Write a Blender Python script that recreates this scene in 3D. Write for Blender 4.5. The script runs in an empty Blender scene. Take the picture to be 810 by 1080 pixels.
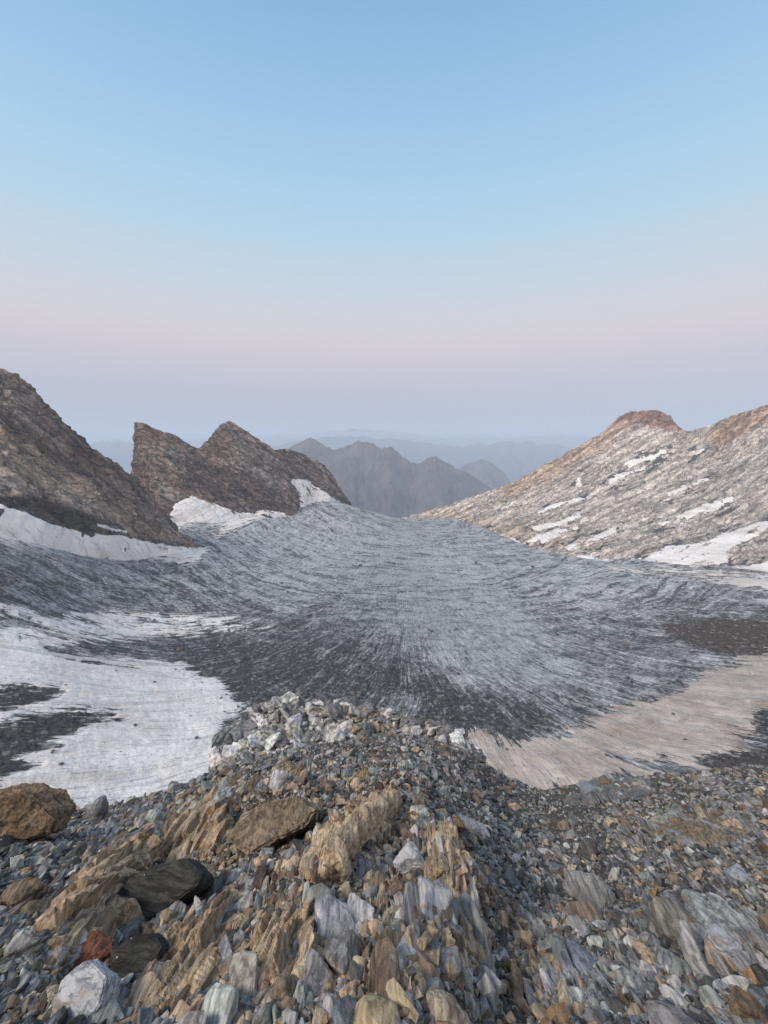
import bpy, bmesh, math, random
import numpy as np
from mathutils import Vector, Matrix

# ------------------------------------------------------------------ scene, camera, sky, light
SC = bpy.context.scene
COL = SC.collection
PITCH = math.radians(10.3)
F = 440.0                       # focal length in photo pixels (810 x 1080)
cam = bpy.data.cameras.new("camera"); camo = bpy.data.objects.new("camera", cam); COL.objects.link(camo)
cam.sensor_fit = 'VERTICAL'; cam.sensor_height = 36.0; cam.lens = F / 1080.0 * 36.0
cam.clip_start = 0.05; cam.clip_end = 90000
camo.location = (0, 0, 0); camo.rotation_euler = (math.pi / 2 - PITCH, 0, 0)
SC.camera = camo

SUN_ELEV, SUN_ROT = math.radians(46), math.radians(243)     # soft after-glow from behind, a little to the left
w = bpy.data.worlds.new("World"); SC.world = w; w.use_nodes = True
nt = w.node_tree; nt.nodes.clear()
def srgb(r, g, b):
    f = lambda c: (c / 255 / 12.92) if c / 255 <= 0.04045 else ((c / 255 + 0.055) / 1.055) ** 2.4
    return (f(r), f(g), f(b), 1)
out = nt.nodes.new('ShaderNodeOutputWorld')
sky = nt.nodes.new('ShaderNodeTexSky'); sky.sky_type = 'NISHITA'; sky.sun_disc = False
sky.sun_elevation = SUN_ELEV; sky.sun_rotation = SUN_ROT; sky.altitude = 3000
bg1 = nt.nodes.new('ShaderNodeBackground'); nt.links.new(sky.outputs[0], bg1.inputs[0]); bg1.inputs[1].default_value = 0.012
tc = nt.nodes.new('ShaderNodeTexCoord'); sep = nt.nodes.new('ShaderNodeSeparateXYZ')
nt.links.new(tc.outputs['Generated'], sep.inputs[0])
ramp = nt.nodes.new('ShaderNodeValToRGB'); ramp.color_ramp.interpolation = 'B_SPLINE'
stops = [(0.0, (172, 178, 198)), (0.10, (186, 187, 202)), (0.17, (207, 198, 203)), (0.225, (215, 208, 209)), (0.29, (202, 212, 222)),
         (0.38, (184, 212, 230)), (0.48, (168, 206, 233)), (0.60, (146, 189, 227)), (0.72, (124, 168, 213)), (1.0, (104, 146, 196))]
cr = ramp.color_ramp
while len(cr.elements) < len(stops): cr.elements.new(0.5)
for e, (p, c) in zip(cr.elements, stops): e.position = p; e.color = srgb(*c)
nt.links.new(sep.outputs['Z'], ramp.inputs[0])
# brighter, warmer dusk glow behind the viewer
mr = nt.nodes.new('ShaderNodeMapRange'); mr.inputs['From Min'].default_value = 0.25; mr.inputs['From Max'].default_value = -1.0
mr.inputs['To Min'].default_value = 0.0; mr.inputs['To Max'].default_value = 1.0
nt.links.new(sep.outputs['Y'], mr.inputs['Value'])
mx = nt.nodes.new('ShaderNodeMix'); mx.data_type = 'RGBA'; mx.blend_type = 'ADD'
nt.links.new(mr.outputs[0], mx.inputs['Factor']); nt.links.new(ramp.outputs[0], mx.inputs['A']); mx.inputs['B'].default_value = (1.0, 0.72, 0.46, 1)
bg2 = nt.nodes.new('ShaderNodeBackground'); nt.links.new(mx.outputs['Result'], bg2.inputs[0]); bg2.inputs[1].default_value = 0.98
add = nt.nodes.new('ShaderNodeAddShader'); nt.links.new(bg1.outputs[0], add.inputs[0]); nt.links.new(bg2.outputs[0], add.inputs[1])
nt.links.new(add.outputs[0], out.inputs[0])

sl = bpy.data.lights.new("sun", 'SUN'); sl.energy = 2.9; sl.angle = math.radians(15); sl.color = (1.0, 0.88, 0.74)
so = bpy.data.objects.new("sun", sl); COL.objects.link(so)
# light travels from the sun's direction (azimuth measured like the sky's sun_rotation, clockwise from +Y)
sd = Vector((math.sin(SUN_ROT) * math.cos(SUN_ELEV), math.cos(SUN_ROT) * math.cos(SUN_ELEV), math.sin(SUN_ELEV)))
so.rotation_euler = sd.to_track_quat('Z', 'Y').to_euler(); so.location = (0, -20, 60)

SC.view_settings.view_transform = 'Standard'; SC.view_settings.look = 'None'
SC.view_settings.exposure = 0.0; SC.view_settings.gamma = 1.0; SC.view_settings.use_curve_mapping = False
SC.render.engine = 'CYCLES'
SC.cycles.max_bounces = 6; SC.cycles.diffuse_bounces = 2; SC.cycles.volume_bounces = 3; SC.cycles.glossy_bounces = 2
SC.cycles.use_denoising = True; SC.cycles.denoiser = 'OPENIMAGEDENOISE'; SC.cycles.denoising_input_passes = 'RGB_ALBEDO_NORMAL'; SC.cycles.denoising_prefilter = 'NONE'

# ------------------------------------------------------------------ numeric helpers
CP, SP = math.cos(PITCH), math.sin(PITCH)
def ray(px, py):
    X = (np.asarray(px, float) - 405.0) / F; U = (540.0 - np.asarray(py, float)) / F
    return X, CP + U * SP, -SP + U * CP
def pt(px, py, Y):
    X, D, Z = ray(px, py); k = np.asarray(Y, float) / D
    return np.stack([X * k, D * k, Z * k], -1)
def proj(P):
    P = np.asarray(P, float)
    f = P[..., 1] * CP - P[..., 2] * SP; u = P[..., 1] * SP + P[..., 2] * CP
    f = np.maximum(f, 1e-3)
    return 405 + F * P[..., 0] / f, 540 - F * u / f, f

_rs = np.random.RandomState(7)
_PERM = np.concatenate([_rs.permutation(256)] * 3).astype(np.int64)
_G = _rs.normal(size=(256, 3)); _G /= np.linalg.norm(_G, axis=1)[:, None]
def perlin(x, y, z=0.0):
    x, y, z = np.broadcast_arrays(np.asarray(x, float), np.asarray(y, float), np.asarray(z, float))
    xi, yi, zi = np.floor(x), np.floor(y), np.floor(z)
    xf, yf, zf = x - xi, y - yi, z - zi
    xi = xi.astype(np.int64) & 255; yi = yi.astype(np.int64) & 255; zi = zi.astype(np.int64) & 255
    fu = lambda t: t * t * t * (t * (t * 6 - 15) + 10)
    u, v, q = fu(xf), fu(yf), fu(zf); r = 0
    for dx in (0, 1):
        for dy in (0, 1):
            for dz in (0, 1):
                h = _PERM[_PERM[_PERM[xi + dx] + yi + dy] + zi + dz]
                g = _G[h]
                d = g[..., 0] * (xf - dx) + g[..., 1] * (yf - dy) + g[..., 2] * (zf - dz)
                r = r + d * (u if dx else 1 - u) * (v if dy else 1 - v) * (q if dz else 1 - q)
    return r * 1.5
def fbm(x, y, z=0.0, octaves=4, gain=0.5, ridged=False):
    a, s, t = 1.0, 0.0, 0.0
    for o in range(octaves):
        n = perlin(np.asarray(x) * 2 ** o + 17.3 * o, np.asarray(y) * 2 ** o + 5.1 * o, np.asarray(z) * 2 ** o)
        if ridged: n = 1 - 2 * np.abs(n)
        s = s + a * n; t += a; a *= gain
    return s / t
def sdf(px, py, poly):
    """signed distance in photo pixels, positive inside"""
    px = np.asarray(px, float); py = np.asarray(py, float)
    P = np.asarray(poly, float); d = np.full(px.shape, 1e18); ins = np.zeros(px.shape, bool)
    for (x0, y0), (x1, y1) in zip(P, np.roll(P, -1, 0)):
        ex, ey = x1 - x0, y1 - y0
        t = np.clip(((px - x0) * ex + (py - y0) * ey) / (ex * ex + ey * ey + 1e-9), 0, 1)
        d = np.minimum(d, (px - x0 - t * ex) ** 2 + (py - y0 - t * ey) ** 2)
        c = ((y0 > py) != (y1 > py)) & (px < ex * (py - y0) / (ey if abs(ey) > 1e-9 else 1e-9) + x0)
        ins ^= c
    d = np.sqrt(d)
    return np.where(ins, d, -d)
def smooth(a, b, x):
    t = np.clip((x - a) / (b - a), 0, 1); return t * t * (3 - 2 * t)

# ------------------------------------------------------------------ mesh helpers
def tag(o, label=None, cat=None, group=None, kind=None):
    if label: o['label'] = label
    if cat: o['category'] = cat
    if group: o['group'] = group
    if kind: o['kind'] = kind
    return o
def mesh_from(name, V, faces, mat, parent=None, attrs=None, smooth_shade=True, sizes=None):
    """faces: (n,3) or (n,4) int array"""
    V = np.asarray(V, np.float32).reshape(-1, 3); faces = np.asarray(faces, np.int32)
    me = bpy.data.meshes.new(name)
    k = faces.shape[1]
    me.vertices.add(len(V)); me.loops.add(faces.size); me.polygons.add(len(faces))
    me.vertices.foreach_set('co', V.ravel())
    me.loops.foreach_set('vertex_index', faces.ravel())
    me.polygons.foreach_set('loop_start', np.arange(0, faces.size, k, dtype=np.int32))
    me.polygons.foreach_set('loop_total', np.full(len(faces), k, np.int32))
    me.polygons.foreach_set('use_smooth', np.full(len(faces), bool(smooth_shade)))
    me.update(calc_edges=True)
    for an, av in (attrs or {}).items():
        av = np.asarray(av, np.float32)
        if av.ndim == 2:
            if av.shape[1] == 3: av = np.concatenate([av, np.ones((len(av), 1), np.float32)], 1)
            a = me.attributes.new(an, 'FLOAT_COLOR', 'POINT'); a.data.foreach_set('color', av.ravel())
        else:
            a = me.attributes.new(an, 'FLOAT', 'POINT'); a.data.foreach_set('value', av.ravel())
    me.materials.append(mat)
    o = bpy.data.objects.new(name, me); COL.objects.link(o)
    if parent: o.parent = parent
    return o
def grid_faces(nu, nv):
    i = np.arange(nu - 1)[:, None]; j = np.arange(nv - 1)[None, :]
    a = i * nv + j
    return np.stack([a, a + nv, a + nv + 1, a + 1], -1).reshape(-1, 4)
def grid_normals(P):
    du = np.gradient(P, axis=0); dv = np.gradient(P, axis=1)
    n = np.cross(du, dv); n /= np.linalg.norm(n, axis=2, keepdims=True) + 1e-9
    return n

# ------------------------------------------------------------------ materials
class NT:
    def __init__(s, name):
        s.m = bpy.data.materials.new(name); s.m.use_nodes = True; s.t = s.m.node_tree; s.t.nodes.clear()
        s.out = s.n('ShaderNodeOutputMaterial'); s.b = s.n('ShaderNodeBsdfPrincipled')
        s.t.links.new(s.b.outputs[0], s.out.inputs['Surface'])
        s.b.inputs['Specular IOR Level'].default_value = 0.25
    def n(s, ty, **kw):
        nd = s.t.nodes.new(ty)
        for k, v in kw.items(): setattr(nd, k, v)
        return nd
    def link(s, a, b): s.t.links.new(a, b)
    def put(s, sock, v):
        if isinstance(v, bpy.types.NodeSocket): s.link(v, sock)
        elif isinstance(v, (int, float)): sock.default_value = v
        else: sock.default_value = tuple(v) if len(v) == len(sock.default_value) else tuple(v) + (1,)
    def attr(s, name, out='Color'):
        a = s.n('ShaderNodeAttribute', attribute_name=name); return a.outputs[out]
    def pos(s): return s.n('ShaderNodeNewGeometry').outputs['Position']
    def mapping(s, v, rot=(0, 0, 0), scale=(1, 1, 1), loc=(0, 0, 0)):
        m = s.n('ShaderNodeMapping'); s.link(v, m.inputs[0]); m.inputs['Rotation'].default_value = rot; m.inputs['Scale'].default_value = scale; m.inputs['Location'].default_value = loc
        return m.outputs[0]
    def noise(s, v, scale=1, detail=4, rough=0.55, dist=0, out=0):
        nd = s.n('ShaderNodeTexNoise'); s.link(v, nd.inputs['Vector']); nd.inputs['Scale'].default_value = scale
        nd.inputs['Detail'].default_value = detail; nd.inputs['Roughness'].default_value = rough; nd.inputs['Distortion'].default_value = dist
        return nd.outputs[out]
    def voro(s, v, scale=1, feature='F1', out='Distance', rnd=1.0):
        nd = s.n('ShaderNodeTexVoronoi', feature=feature); s.link(v, nd.inputs['Vector']); nd.inputs['Scale'].default_value = scale
        nd.inputs['Randomness'].default_value = rnd
        return nd.outputs[out]
    def rng(s, v, a, b, c=0.0, d=1.0, smooth=True):
        m = s.n('ShaderNodeMapRange'); m.interpolation_type = 'SMOOTHSTEP' if smooth else 'LINEAR'
        for i, q in enumerate((v, a, b, c, d)): s.put(m.inputs[i], q)
        return m.outputs[0]
    def math(s, op, a, b=0.0, c=0.0):
        m = s.n('ShaderNodeMath', operation=op)
        for i, q in enumerate((a, b, c)): s.put(m.inputs[i], q)
        return m.outputs[0]
    def mix(s, f, a, b, mode='MIX'):
        m = s.n('ShaderNodeMix', data_type='RGBA', blend_type=mode)
        s.put(m.inputs['Factor'], f); s.put(m.inputs['A'], a); s.put(m.inputs['B'], b)
        return m.outputs['Result']
    def scale_col(s, c, f):
        v = s.n('ShaderNodeVectorMath', operation='SCALE'); s.put(v.inputs[0], c); s.put(v.inputs['Scale'], f); return v.outputs[0]
    def finish(s, col, rough=0.85, height=None, dist=0.02, strength=1.0):
        s.put(s.b.inputs['Base Color'], col); s.put(s.b.inputs['Roughness'], rough)
        if height is not None:
            bp = s.n('ShaderNodeBump'); s.link(height, bp.inputs['Height']); bp.inputs['Distance'].default_value = dist; bp.inputs['Strength'].default_value = strength
            s.link(bp.outputs[0], s.b.inputs['Normal'])
        return s.m

def mat_stone(name, streak_rot, rust=0.35):
    s = NT(name); p = s.pos(); t = s.attr('tint')
    big = s.noise(p, 3.0, 5, 0.6)
    st = s.noise(s.mapping(p, streak_rot, (30, 3.2, 30)), 1.0, 5, 0.65, 0.3)
    fine = s.noise(p, 55, 4, 0.7); speck = s.noise(p, 190, 2, 0.6)
    patch = s.noise(p, 11, 4, 0.62, 0.6)
    c = s.scale_col(t, s.rng(big, 0.3, 0.7, 0.72, 1.25))
    c = s.mix(s.rng(st, 0.38, 0.62), s.scale_col(c, 0.52), s.scale_col(c, 1.30))
    c = s.mix(s.rng(patch, 0.55, 0.72, 0, rust), c, s.mix(0.6, c, (0.30, 0.165, 0.065)))
    c = s.mix(s.rng(patch, 0.42, 0.26, 0, 0.5), c, s.mix(0.7, c, (0.36, 0.37, 0.36)))
    c = s.mix(s.rng(fine, 0.60, 0.74, 0, 0.55), c, s.scale_col(c, 0.42))
    c = s.mix(s.rng(speck, 0.60, 0.72, 0, 0.45), c, (0.46, 0.45, 0.42))
    h = s.math('ADD', s.math('MULTIPLY', st, 1.0), s.math('MULTIPLY', fine, 0.5))
    h = s.math('ADD', h, s.math('MULTIPLY', speck, 0.18))
    return s.finish(c, 0.82, h, 0.018, 0.9)
M_STONE = mat_stone('slate_stone', (math.radians(25), 0, 0))
M_FOLIATED = mat_stone('foliated_schist', (math.radians(25), 0, 0), 0.7)
def mat_dark():
    s = NT('dark_slate'); p = s.pos(); t = s.attr('tint')
    st = s.noise(s.mapping(p, (0.2, math.radians(-28), 0.0), (5, 5, 55)), 1.0, 5, 0.6, 0.4)
    fine = s.noise(p, 90, 4, 0.7); sp = s.voro(p, 14, out='Distance')
    c = s.mix(s.rng(st, 0.38, 0.64), s.scale_col(t, 0.55), s.scale_col(t, 1.5))
    c = s.mix(s.rng(fine, 0.62, 0.75, 0, .6), c, (0.16, 0.155, 0.14))
    c = s.mix(s.rng(sp, 0.07, 0.05), c, (0.5, 0.5, 0.48))
    return s.finish(c, 0.7, s.math('ADD', st, s.math('MULTIPLY', fine, 0.3)), 0.03, 0.9)
M_DARK = mat_dark()
def mat_marble():
    s = NT('veined_marble'); p = s.pos(); t = s.attr('tint')
    wv = s.noise(s.mapping(p, (0.5, 0.8, 0.3), (7, 7, 26)), 1.0, 5, 0.65, 1.4)
    fine = s.noise(p, 90, 4, 0.7)
    c = s.mix(s.rng(wv, 0.40, 0.58), s.mix(0.75, t, (0.11, 0.12, 0.15)), s.scale_col(t, 1.15))
    c = s.mix(s.rng(s.noise(p, 9, 4), 0.56, 0.7, 0, .5), c, (0.38, 0.27, 0.16))
    c = s.mix(s.rng(fine, 0.6, 0.75, 0, .5), c, s.scale_col(c, 0.5))
    return s.finish(c, 0.7, s.math('ADD', wv, s.math('MULTIPLY', fine, 0.4)), 0.015, 0.8)
M_MARBLE = mat_marble()
def mat_gravel():
    s = NT('gravel_soil'); p = s.pos()
    v = s.n('ShaderNodeTexVoronoi'); s.link(p, v.inputs['Vector']); v.inputs['Scale'].default_value = 38
    v2 = s.n('ShaderNodeTexVoronoi'); s.link(p, v2.inputs['Vector']); v2.inputs['Scale'].default_value = 95
    hs = s.n('ShaderNodeSeparateColor'); s.link(v.outputs['Color'], hs.inputs[0])
    big = s.noise(p, 0.9, 4)
    base = s.mix(s.rng(big, 0.35, 0.65), (0.055, 0.050, 0.044), (0.10, 0.085, 0.066))
    c = s.mix(s.rng(hs.outputs[0], 0.0, 1.0, 0.0, 0.8), base, s.mix(hs.outputs[1], (0.19, 0.195, 0.2), (0.25, 0.2, 0.14)))
    c = s.scale_col(c, s.rng(hs.outputs[2], 0, 1, 0.4, 1.25))
    h = s.math('ADD', v.outputs['Distance'], s.math('MULTIPLY', v2.outputs['Distance'], 0.4))
    return s.finish(c, 0.9, s.math('MULTIPLY', h, -1.0), 0.03, 1.0)
M_GRAVEL = mat_gravel()

def mat_mountain(name, crack=1.0, pale=(0.40, 0.37, 0.33), gain=1.0, mottle=0.55):
    s = NT(name); p = s.pos(); t = s.attr('tint'); q = s.attr('strata', 'Vector')      # strata: metres along the beds, across them, into the face
    wp = s.n('ShaderNodeVectorMath', operation='ADD'); s.link(q, wp.inputs[0])
    s.link(s.scale_col(s.noise(q, 0.045, 4, 0.6, 0, 1), 22.0), wp.inputs[1]); q2 = wp.outputs[0]
    st = s.noise(s.mapping(q, scale=(0.012, 0.085, 0.05)), 1.0, 9, 0.70, 0.2)
    st2 = s.noise(s.mapping(q2, scale=(0.05, 0.24, 0.14)), 1.0, 8, 0.74, 0.0)
    n = s.noise(p, 0.10, 9, 0.72, 0.3)
    e1 = s.voro(s.mapping(q2, scale=(0.028, 0.085, 0.05)), 1.0, 'DISTANCE_TO_EDGE'); e2 = s.voro(s.mapping(q2, scale=(0.09, 0.22, 0.14)), 1.0, 'DISTANCE_TO_EDGE')
    cell = s.voro(s.mapping(q2, scale=(0.09, 0.22, 0.14)), 1.0, 'F1', 'Color'); cs = s.n('ShaderNodeSeparateColor'); s.link(cell, cs.inputs[0])
    c = s.mix(s.rng(st, 0.40, 0.60), s.scale_col(t, 0.60), s.scale_col(t, 1.30))
    c = s.scale_col(c, s.rng(cs.outputs[0], 0, 1, 0.72, 1.28, False))
    c = s.scale_col(c, gain); c = s.mix(s.rng(st2, 0.46, 0.36, 0, 1.13 * mottle), c, s.scale_col(c, 0.40))
    c = s.mix(s.rng(n, 0.53, 0.64, 0, mottle), c, s.mix(0.45, s.scale_col(c, 1.5), pale))
    c = s.mix(s.rng(e1, 0.06, 0.012, 0, .85 * (0.5 + 0.5 * crack)), c, s.scale_col(c, 0.30)); c = s.mix(s.rng(e2, 0.08, 0.02, 0, .42 * crack), c, s.scale_col(c, 0.38))
    h = s.math('ADD', st, s.math('MULTIPLY', st2, 0.7)); h = s.math('ADD', h, s.math('MULTIPLY', s.rng(e1, 0, 0.15), 0.5)); h = s.math('ADD', h, s.math('MULTIPLY', s.rng(e2, 0, 0.15), 0.25))
    h = s.math('ADD', h, s.math('MULTIPLY', n, 0.6))
    return s.finish(c, 0.92, h, 9.0, 1.0)
M_WEST = mat_mountain('brown_schist', 0.7, (0.44, 0.375, 0.31), 1.95)
M_EAST = mat_mountain('pale_limestone', 0.40, (0.70, 0.62, 0.55), 1.85, 0.36)
def mat_far():
    s = NT('distant_rock'); p = s.pos(); t = s.attr('tint')
    n = s.noise(p, 0.004, 8, 0.68); 
    c = s.mix(s.rng(n, 0.4, 0.62), s.scale_col(t, 0.6), s.scale_col(t, 1.35))
    return s.finish(c, 0.95, n, 120.0, 1.0)
M_FAR = mat_far()

CX, CY = 31.0, 560.0            # where the drainage lines of the bowl converge
def streak_coords(s, k, kr, wobble=26):
    """coordinates that follow the fall lines of the bowl: across the lines, and along them"""
    p = s.pos(); sp = s.n('ShaderNodeSeparateXYZ'); s.link(p, sp.inputs[0])
    wob = s.noise(p, 0.010, 3, 0.5)
    dx = s.math('SUBTRACT', sp.outputs[0], CX); dy = s.math('SUBTRACT', sp.outputs[1], CY)
    dx = s.math('ADD', dx, s.math('MULTIPLY', s.math('SUBTRACT', wob, 0.5), wobble))
    r = s.math('POWER', s.math('ADD', s.math('MULTIPLY', dx, dx), s.math('MULTIPLY', dy, dy)), 0.5)
    g = s.math('MULTIPLY', s.math('TANH', s.math('DIVIDE', sp.outputs[1], 400.0)), -400.0 / 80.0)
    wd = s.math('ADD', s.math('MULTIPLY', s.math('EXPONENT', g), 1500.0), 8.0)
    q = s.math('DIVIDE', dx, wd)
    ash = s.math('LOGARITHM', s.math('ADD', s.math('ABSOLUTE', q), s.math('POWER', s.math('ADD', s.math('MULTIPLY', q, q), 1.0), 0.5)), math.e)
    ash = s.math('MULTIPLY', ash, s.math('SIGN', q))
    cb = s.n('ShaderNodeCombineXYZ'); s.put(cb.inputs[0], s.math('MULTIPLY', ash, k)); s.put(cb.inputs[1], 3.7); s.put(cb.inputs[2], s.math('MULTIPLY', r, kr))
    return cb.outputs[0], r
def grit_colour(s, p, brown=0.0):
    peb = s.noise(p, 0.55, 5, 0.75); cl = s.n('ShaderNodeSeparateColor'); s.link(s.voro(p, 0.55, 'F1', 'Color'), cl.inputs[0])
    g = s.mix(s.rng(peb, 0.38, 0.62), (0.022, 0.023, 0.025), (0.105, 0.105, 0.107))
    g = s.mix(brown, g, s.mix(s.rng(peb, .38, .62), (0.036, 0.026, 0.02), (0.115, 0.085, 0.063)))
    g = s.mix(s.rng(cl.outputs[0], 0.90, 0.93, 0, .8), g, (0.26, 0.25, 0.24))
    return g, peb
def mat_ice():
    s = NT('dirty_glacier_ice'); p = s.pos()
    deb = s.attr('debris', 'Fac'); brown = s.attr('brown', 'Fac'); smk = s.attr('snowmask', 'Fac')
    c1, r = streak_coords(s, 22, 0.010); c2, _ = streak_coords(s, 70, 0.040); c3, _ = streak_coords(s, 170, 0.12)
    a = s.noise(c1, 1.0, 5, 0.62, 0.15); b = s.noise(c2, 1.0, 5, 0.70, 0.1); b3 = s.noise(c3, 1.0, 3, 0.7, 0.0)
    # ogive bands across the tongue
    sp0 = s.n('ShaderNodeSeparateXYZ'); s.link(p, sp0.inputs[0])
    ox = s.math('SUBTRACT', sp0.outputs[0], 40); oy = s.math('SUBTRACT', sp0.outputs[1], 900)
    orr = s.math('POWER', s.math('ADD', s.math('MULTIPLY', ox, ox), s.math('MULTIPLY', oy, oy)), 0.5)
    orr = s.math('ADD', orr, s.math('MULTIPLY', s.noise(p, 0.012, 4, 0.55), 60))
    cb = s.n('ShaderNodeCombineXYZ'); s.put(cb.inputs[0], s.math('MULTIPLY', orr, 0.20)); s.put(cb.inputs[1], s.math('MULTIPLY', ox, 0.010)); 
    og = s.noise(cb.outputs[0], 1.0, 6, 0.70, 0.2)
    far = s.rng(sp0.outputs[1], 250, 460)
    st = s.math('ADD', s.math('MULTIPLY', a, 0.45), s.math('MULTIPLY', b, 0.55))
    stx = s.n('ShaderNodeMix', data_type='FLOAT'); s.put(stx.inputs[0], s.math('MULTIPLY', far, 0.85)); s.put(stx.inputs[2], st); s.put(stx.inputs[3], og); st = stx.outputs[0]
    iso = s.noise(p, 0.055, 10, 0.80, 0.5); fine = s.noise(p, 0.36, 5, 0.78, 0.3)
    m = s.math('ADD', s.math('MULTIPLY', st, 0.38), s.math('MULTIPLY', iso, 0.32)); m = s.math('ADD', m, s.math('MULTIPLY', b3, 0.12)); m = s.math('ADD', m, s.math('MULTIPLY', fine, 0.18))
    m = s.math('ADD', m, s.math('MULTIPLY', s.math('SUBTRACT', 0.5, deb), 0.21))      # more debris -> less bare ice
    m = s.math('ADD', m, s.math('MULTIPLY', s.math('MULTIPLY', s.math('SUBTRACT', og, 0.5), far), 0.13))
    ice = s.mix(s.rng(iso, 0.40, 0.62), (0.31, 0.332, 0.355), (0.45, 0.47, 0.49))
    ice = s.mix(s.rng(s.math('ADD', b3, s.math('MULTIPLY', fine, .7)), 0.88, 1.0, 0, .85), ice, (0.72, 0.72, 0.725))
    grav, peb = grit_colour(s, p, brown)
    mid = s.mix(0.42, grav, ice)
    c = s.mix(s.rng(m, 0.455, 0.495), grav, mid); c = s.mix(s.rng(m, 0.490, 0.545), c, ice)
    sv = s.voro(p, 0.22); c = s.mix(s.rng(sv, 0.17, 0.10, 0, 0.85), c, (0.05, 0.049, 0.047))
    # thin leftover snow in streaks beyond the snow edge
    sk = s.math('ADD', s.math('MULTIPLY', smk, 0.30), s.math('ADD', s.math('MULTIPLY', b, 0.36), s.math('ADD', s.math('MULTIPLY', b3, 0.30), s.math('MULTIPLY', s.noise(p, 0.10, 8, 0.8), 0.34))))
    c = s.mix(s.rng(sk, 0.50, 0.545), c, (0.66, 0.64, 0.63))
    h = s.math('ADD', s.math('MULTIPLY', b, 0.9), s.math('MULTIPLY', peb, 0.35)); h = s.math('ADD', h, s.math('MULTIPLY', iso, 1.2))
    return s.finish(c, 0.7, h, 3.0, 1.0)
M_ICE = mat_ice()
def mat_snow():
    s = NT('old_summer_snow'); p = s.pos(); dirt = s.attr('dirt', 'Fac'); smk = s.attr('snowmask', 'Fac')
    c1, r = streak_coords(s, 26, 0.010); c2, _ = streak_coords(s, 70, 0.040); c3, _ = streak_coords(s, 170, 0.10)
    a = s.noise(c1, 1.0, 5, 0.65, 0.15); b = s.noise(c2, 1.0, 5, 0.70, 0.1); b3 = s.noise(c3, 1.0, 3, 0.7, 0.0)
    pch = s.noise(p, 0.035, 6, 0.65); cup = s.noise(p, 0.45, 5, 0.7)
    clean = s.mix(s.rng(pch, 0.38, 0.62), (0.88, 0.865, 0.85), (0.79, 0.755, 0.73))
    dirty = s.mix(s.rng(pch, 0.38, 0.62), (0.47, 0.395, 0.35), (0.33, 0.265, 0.225))
    blot = s.noise(p, 0.09, 9, 0.78, 0.4); dirty = s.mix(s.rng(blot, 0.50, 0.62, 0, 0.75), dirty, (0.20, 0.165, 0.145)); dirty = s.mix(s.rng(blot, 0.44, 0.34, 0, 0.8), dirty, (0.66, 0.60, 0.56))
    c = s.mix(dirt, clean, dirty)
    c = s.mix(s.rng(a, 0.50, 0.68, 0, 0.45), c, (0.38, 0.335, 0.305))
    c = s.mix(s.rng(b3, 0.57, 0.68, 0, 0.60), c, (0.25, 0.225, 0.205))
    c = s.mix(s.rng(b3, 0.42, 0.30, 0, 0.5), c, s.scale_col(c, 1.22))
    c = s.mix(s.rng(cup, 0.58, 0.70, 0, 0.40), c, s.scale_col(c, 0.55))
    c = s.mix(s.rng(s.noise(p, 1.1, 3, 0.7), 0.66, 0.72, 0, 0.7), c, (0.12, 0.11, 0.10))
    g, _ = grit_colour(s, p)
    sk = s.math('ADD', s.math('MULTIPLY', smk, 0.30), s.math('ADD', s.math('MULTIPLY', b, 0.36), s.math('ADD', s.math('MULTIPLY', b3, 0.30), s.math('MULTIPLY', s.noise(p, 0.10, 8, 0.8), 0.34))))
    c = s.mix(s.rng(sk, 0.525, 0.49), c, g)                 # grit lying in streaks along the thin edge
    sp = s.voro(p, 0.20); c = s.mix(s.rng(sp, 0.085, 0.05, 0, 0.9), c, (0.06, 0.058, 0.055))
    h = s.math('ADD', s.math('MULTIPLY', b3, 1.0), s.math('MULTIPLY', cup, 0.7))
    return s.finish(c, 0.75, h, 1.4, 1.0)
M_SNOW = mat_snow()

# ------------------------------------------------------------------ glacier bowl and snowfields
GC = [(0,560,330),(0,600,270),(0,650,230),(0,720,180),(0,800,140),(0,860,120),(215,577,500),(200,600,440),(200,650,340),(200,720,235),(200,800,165),
      (100,580,420),(100,650,290),(100,720,205),(100,820,145),(400,545,930),(450,548,930),(400,575,650),(400,600,540),(400,640,400),(400,700,270),
      (400,750,215),(810,612,410),(810,650,330),(810,700,260),(810,750,205),(810,800,165),(650,605,490),(650,650,380),(650,700,280),(650,750,218),
      (650,810,165),(500,560,800),(500,600,550),(500,650,380),(500,750,215),(560,578,690),(302,540,760),(275,549,670),(300,575,610),(300,620,450),(300,680,300),
      (330,524,850),(348,529,885),(370,536,920),(-160,545,290),(-160,700,170),(-160,860,110),(970,640,350),(970,720,220),(970,820,140)]
GP = np.array([pt(*g) for g in GC])
extra = [(-20, 1010, -215), (60, 1010, -215), (20, 1120, -330), (-120, 1000, -215), (140, 1000, -200), (-160, 1100, -320), (200, 1100, -280), (0, 90, -138), (-80, 80, -130), (80, 80, -138)]
GP = np.concatenate([GP, np.array(extra, float)])
def tps_fit(P, lam=12.0):
    n = len(P); d = np.hypot(P[:, None, 0] - P[None, :, 0], P[:, None, 1] - P[None, :, 1]) / 100
    K = np.where(d > 0, d * d * np.log(d + 1e-9), 0) + np.eye(n) * lam * 1e-3
    A = np.zeros((n + 3, n + 3)); A[:n, :n] = K; A[:n, n] = 1; A[:n, n + 1:] = P[:, :2] / 100; A[n:, :n] = A[:n, n:].T
    return np.linalg.solve(A, np.concatenate([P[:, 2], np.zeros(3)]))
_GW = tps_fit(GP)
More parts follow.
